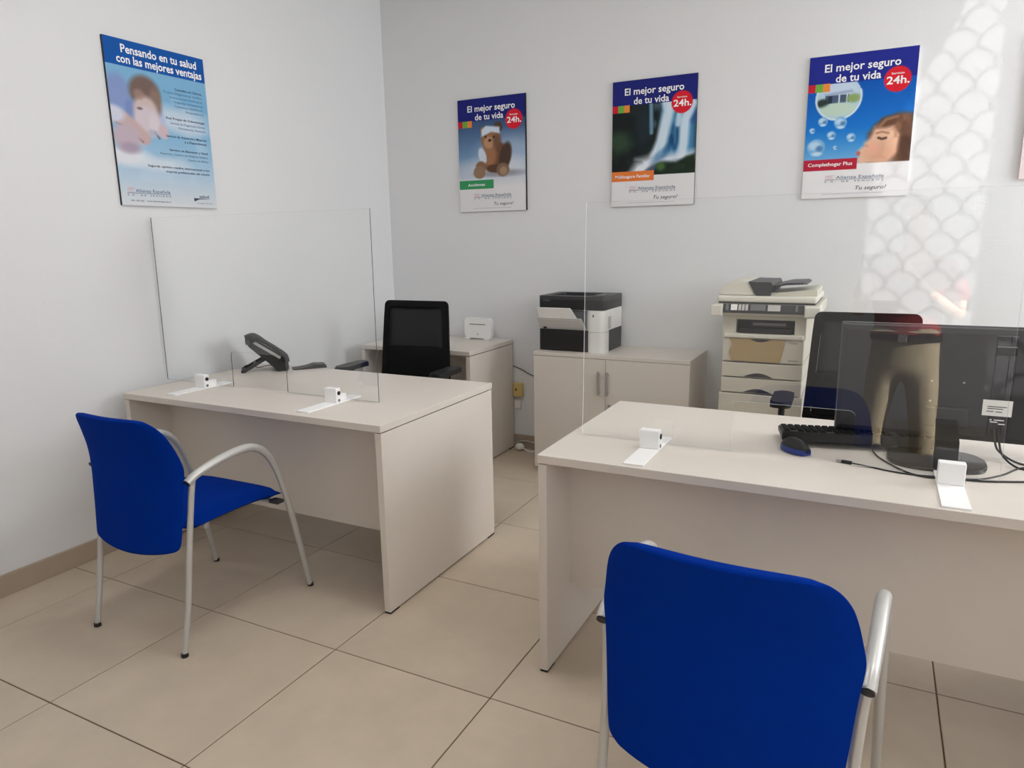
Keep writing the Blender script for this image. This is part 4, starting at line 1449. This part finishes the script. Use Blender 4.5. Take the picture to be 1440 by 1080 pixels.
t = board('health_poster', 'sky-blue health poster hanging on the left wall', LW, LH, (WX0, 2.384, 1.565), PI / 2, c)
X = lambda u: (u - 0.5) * LW
Z = lambda v: (1 - v) * LH
text('headline', 'Pensando en tu salud', X(0.535), Z(0.052), 0.76 * LW, 0.036, 'white_ink', t, -0.0130, offset=0.020)
text('headline', 'con las mejores ventajas', X(0.535), Z(0.113), 0.86 * LW, 0.036, 'white_ink', t, -0.0130, offset=0.020)
for v, s_, wd, bold in ((0.235, 'Consultas en Clínicas,', 0.30, 1), (0.262, 'Pruebas Diagnósticas, Análisis,', 0.42, 0), (0.289, 'Intervenciones Quirúrgicas,', 0.36, 0), (0.316, 'Urgencias, Ambulancias,', 0.32, 0), (0.343, 'Tratamientos, Rehabilitación,', 0.32, 0), (0.370, 'Hospitalización', 0.20, 0),
                        (0.425, 'Red Propia de Odontología', 0.42, 1), (0.455, 'Servicio de Diagnóstico Dental,', 0.38, 0), (0.482, 'Ortodoncia, Revisión', 0.30, 0),
                        (0.540, 'Servicio de Asistencia a Mayores', 0.44, 1), (0.567, 'y a Dependientes', 0.25, 1),
                        (0.628, 'Servicio de Bienestar y Salud', 0.42, 1), (0.656, 'Nutrición, Centros de Medicina Estética', 0.52, 0), (0.683, 'Centros de Belleza', 0.23, 0),
                        (0.742, 'Segunda opinión médica internacional y los', 0.66, 1), (0.770, 'mejores profesionales del mundo', 0.48, 1)):
    text('body_lettering', s_, X(0.95), Z(v), wd * LW, 0.0105, 'navy_ink' if bold else 'steel_ink', t, -0.0130, 'R', 0.014 if bold else 0.0)
company_logo(t, LW, LH, 0.275, 0.905, 0.43)
text('contact_lettering', '902 100 062    www.alianzaespanola.es', X(0.285), Z(0.968), 0.40 * LW, 0.007, 'navy_ink', t, -0.0130, offset=0.004)
text('salud_lettering', 'salud', X(0.86), Z(0.922), 0.11 * LW, 0.014, 'navy_ink', t, -0.0130, offset=0.012)
obj('salud_swoosh', prism(new(), [(X(0.74), Z(0.935)), (X(0.94), Z(0.938)), (X(0.80), Z(0.9425)), (X(0.745), Z(0.958))], 1, -0.0132, -0.0130), 'navy_ink', t)
text('salud_line', 'Tu seguro de salud', X(0.86), Z(0.968), 0.18 * LW, 0.006, 'steel_ink', t, -0.0130, offset=0)

# framed notice cut by the right edge of the picture
t = thing('framed_notice', 'pale-framed dark notice on the back wall, cut by the right edge', 'frame', (0.785, WY1, 1.622))
w, h = 0.46, 0.62
bm = new()
for a, b, c_, d in ((-w / 2, -w / 2 + 0.03, 0, h), (w / 2 - 0.03, w / 2, 0, h), (-w / 2 + 0.03, w / 2 - 0.03, 0, 0.03), (-w / 2 + 0.03, w / 2 - 0.03, h - 0.03, h)):
    box(bm, a, b, -0.022, 0, c_, d)
obj('frame', bm, 'pale_pink', t)
obj('picture', box(new(), -w / 2 + 0.03, w / 2 - 0.03, -0.012, -0.002, 0.03, h - 0.03), 'dark_grey', t)

# ------------------------------------------------------------------ the person taking the picture, mirrored in the acrylic screen
PX, PY = 0.165, -0.27
per = thing('person', 'person in red shirt and beige trousers, mirrored in the acrylic screen', 'person', (PX + 0.010, PY, 0), 0.14)


def skinned(name, verts, edges, radii, material, parent, levels=2, root=0):
    me = bpy.data.meshes.new(name)
    me.from_pydata(verts, edges, [])
    o = bpy.data.objects.new(name, me)
    C.objects.link(o)
    sk = o.modifiers.new('skin', 'SKIN')
    sk.use_smooth_shade = True
    sub = o.modifiers.new('sub', 'SUBSURF')
    sub.levels = sub.render_levels = levels
    for i, r in enumerate(radii):
        me.skin_vertices[0].data[i].radius = (r, r) if isinstance(r, (int, float)) else r
        me.skin_vertices[0].data[i].use_root = (i == root)
    dg = bpy.context.evaluated_depsgraph_get()
    m2 = bpy.data.meshes.new_from_object(o.evaluated_get(dg))
    bpy.data.objects.remove(o)
    m2.name = name
    m2.materials.clear()
    m2.materials.append(MATS[material])
    for p in m2.polygons:
        p.material_index = 0
    m2.shade_smooth()
    o = bpy.data.objects.new(name, m2)
    C.objects.link(o)
    o.parent = parent
    return o


def chain(V, E, Rd, base, pts):
    last = base
    for p, r in pts:
        V.append(p)
        Rd.append(r)
        E.append((last, len(V) - 1))
        last = len(V) - 1
    return last


V, E, Rd = [(0, 0, 0.92)], [], [(0.145, 0.10)]
ch = chain(V, E, Rd, 0, [((0, 0.0, 1.08), (0.130, 0.09)), ((0, 0.0, 1.25), (0.150, 0.10)), ((0, -0.01, 1.36), (0.135, 0.085)), ((0, -0.005, 1.45), 0.055), ((0, 0.01, 1.50), 0.055), ((0, 0.03, 1.56), (0.072, 0.088)), ((0, 0.03, 1.64), (0.075, 0.09)), ((0, 0.025, 1.70), (0.055, 0.06))])
hand_end = {}
for s in (-1, 1):
    sh = chain(V, E, Rd, 3, [((s * 0.17, -0.01, 1.36), 0.055), ((s * 0.235, 0.0, 1.20), 0.043), ((s * 0.25, 0.05, 1.09), 0.040), ((s * 0.15 - 0.05, 0.16, 1.22), 0.032), ((s * 0.105 - 0.09, 0.215, 1.325), 0.025), ((s * 0.095 - 0.11, 0.222, 1.365), 0.030)])
    hx = s * 0.095 - 0.11
    for q, (dz, ln) in enumerate(((0.028, 0.055), (0.012, 0.062), (-0.004, 0.060), (-0.020, 0.048))):
        chain(V, E, Rd, sh, [((hx, 0.232, 1.372 + dz), 0.0095), ((hx - s * ln * 0.25, 0.243, 1.376 + dz), 0.0090), ((hx - s * ln * 0.75, 0.243, 1.378 + dz), 0.0080)])
    chain(V, E, Rd, sh, [((hx - s * 0.012, 0.205, 1.370), 0.011), ((hx - s * 0.035, 0.207, 1.380), 0.0095), ((hx - s * 0.05, 0.211, 1.386), 0.0085)])
    lg = chain(V, E, Rd, 0, [((s * 0.095, 0.0, 0.82), 0.082), ((s * 0.121, 0.01, 0.50), 0.055), ((s * 0.132, -0.01, 0.30), 0.050), ((s * 0.141, -0.03, 0.09), 0.036), ((s * 0.148, 0.05, 0.035), 0.032), ((s * 0.152, 0.13, 0.028), 0.026)])
body = skinned('body', V, E, Rd, 'skin', per)
# trousers with loose folds
V, E, Rd = [(0, 0, 0.945)], [], [(0.170, 0.122)]
chain(V, E, Rd, 0, [((0, 0, 0.995), (0.166, 0.118))])
chain(V, E, Rd, 0, [((0, 0, 0.87), (0.175, 0.122))])
for s in (-1, 1):
    chain(V, E, Rd, 2, [((s * 0.090, 0.005, 0.78), 0.108), ((s * 0.108, 0.008, 0.66), 0.090), ((s * 0.120, 0.015, 0.52), 0.076), ((s * 0.127, 0.0, 0.42), 0.072), ((s * 0.133, -0.012, 0.28), 0.070), ((s * 0.138, -0.022, 0.17), 0.068), ((s * 0.142, -0.026, 0.085), 0.068)])
skinned('trousers', V, E, Rd, 'trousers', per)
V, E, Rd = [(0, 0, 1.02)], [], [(0.176, 0.126)]
chain(V, E, Rd, 0, [((0, 0, 0.985), (0.180, 0.130))])
chain(V, E, Rd, 0, [((0, 0.0, 1.12), (0.165, 0.122)), ((0, 0.0, 1.25), (0.172, 0.122)), ((0, -0.008, 1.36), (0.150, 0.100)), ((0, -0.005, 1.425), 0.068)])
for s in (-1, 1):
    chain(V, E, Rd, 3, [((s * 0.175, -0.01, 1.355), 0.068), ((s * 0.232, 0.0, 1.22), 0.060), ((s * 0.243, 0.02, 1.15), 0.058)])
shirt = skinned('shirt', V, E, Rd, 'red_shirt', per)
bm = new()
bm.from_mesh(shirt.data)
bmesh.ops.bisect_plane(bm, geom=list(bm.verts) + list(bm.edges) + list(bm.faces), plane_co=(0, 0, 0.984), plane_no=(0, 0, -1), clear_outer=True)
bm.to_mesh(shirt.data)
bm.free()
bm = new()
loft(bm, [[((0.178 + e) * math.cos(a), (0.130 + e) * math.sin(a), z) for a in np.linspace(0, 2 * PI, 28, endpoint=False)] for e, z in ((0, 0.945), (0.004, 0.947), (0.004, 0.981), (0, 0.983))])
bl = obj('belt', bm, 'leather', per, True)
obj('buckle', box(new(), -0.022, 0.022, 0.130, 0.139, 0.944, 0.984, 0.003, 1), 'alu', bl)
for s in (-1, 1):
    bm = new()
    loops = []
    for k in range(11):
        q = k / 10
        y = -0.085 + 0.27 * q
        w = 0.042 + 0.010 * math.sin(PI * q) - (0.016 if k in (0, 10) else 0)
        hh = 0.095 - 0.055 * min(1, max(0, (q - 0.25) / 0.5)) - (0.02 if k in (0, 10) else 0)
        loops.append([(s * 0.146 + w * math.cos(a), y, max(0.0, hh * 0.5 + hh * 0.5 * math.sin(a))) for a in np.linspace(0, 2 * PI, 14, endpoint=False)])
    obj('shoe', loft(bm, loops), 'leather', per, True)
bm = new()
bmesh.ops.create_icosphere(bm, subdivisions=3, radius=1.0)
for v in list(bm.verts):
    x, y, z = v.co
    v.co = Vector((x * 0.084, y * 0.100 + 0.018, z * 0.098 + 1.655))
bmesh.ops.delete(bm, geom=[v for v in bm.verts if v.co.z < 1.60 or (v.co.y > 0.05 and v.co.z < 1.69)], context='VERTS')
obj('hair', bm, 'hair', per, 'all')
bm = new()
for s in (-1, 1):
    bmesh.ops.create_icosphere(bm, subdivisions=2, radius=0.011, matrix=Matrix.Translation((s * 0.030, 0.108, 1.622)))
obj('eyes', bm, 'white_ink', per, 'all')
bm = new()
loft(bm, [[(-0.006, 0.112, 1.622), (0.006, 0.112, 1.622), (0.0, 0.118, 1.622)], [(-0.015, 0.114, 1.585), (0.015, 0.114, 1.585), (0.0, 0.140, 1.588)]])
obj('nose', bm, 'skin', per, 'all')
obj('mouth', box(new(), -0.022, 0.022, 0.104, 0.121, 1.557, 1.566, 0.003, 2), 'red_shirt', per)

ph = thing('smartphone', 'dark smartphone held up by the person mirrored in the screen', 'phone', (-0.005, -0.012, 1.345))
bm = new()
prism(bm, rrect(-0.075, 0.075, 0.0, 0.075, 0.010), 1, -0.008, 0.0)
obj('case', bm, 'black_plastic', ph)
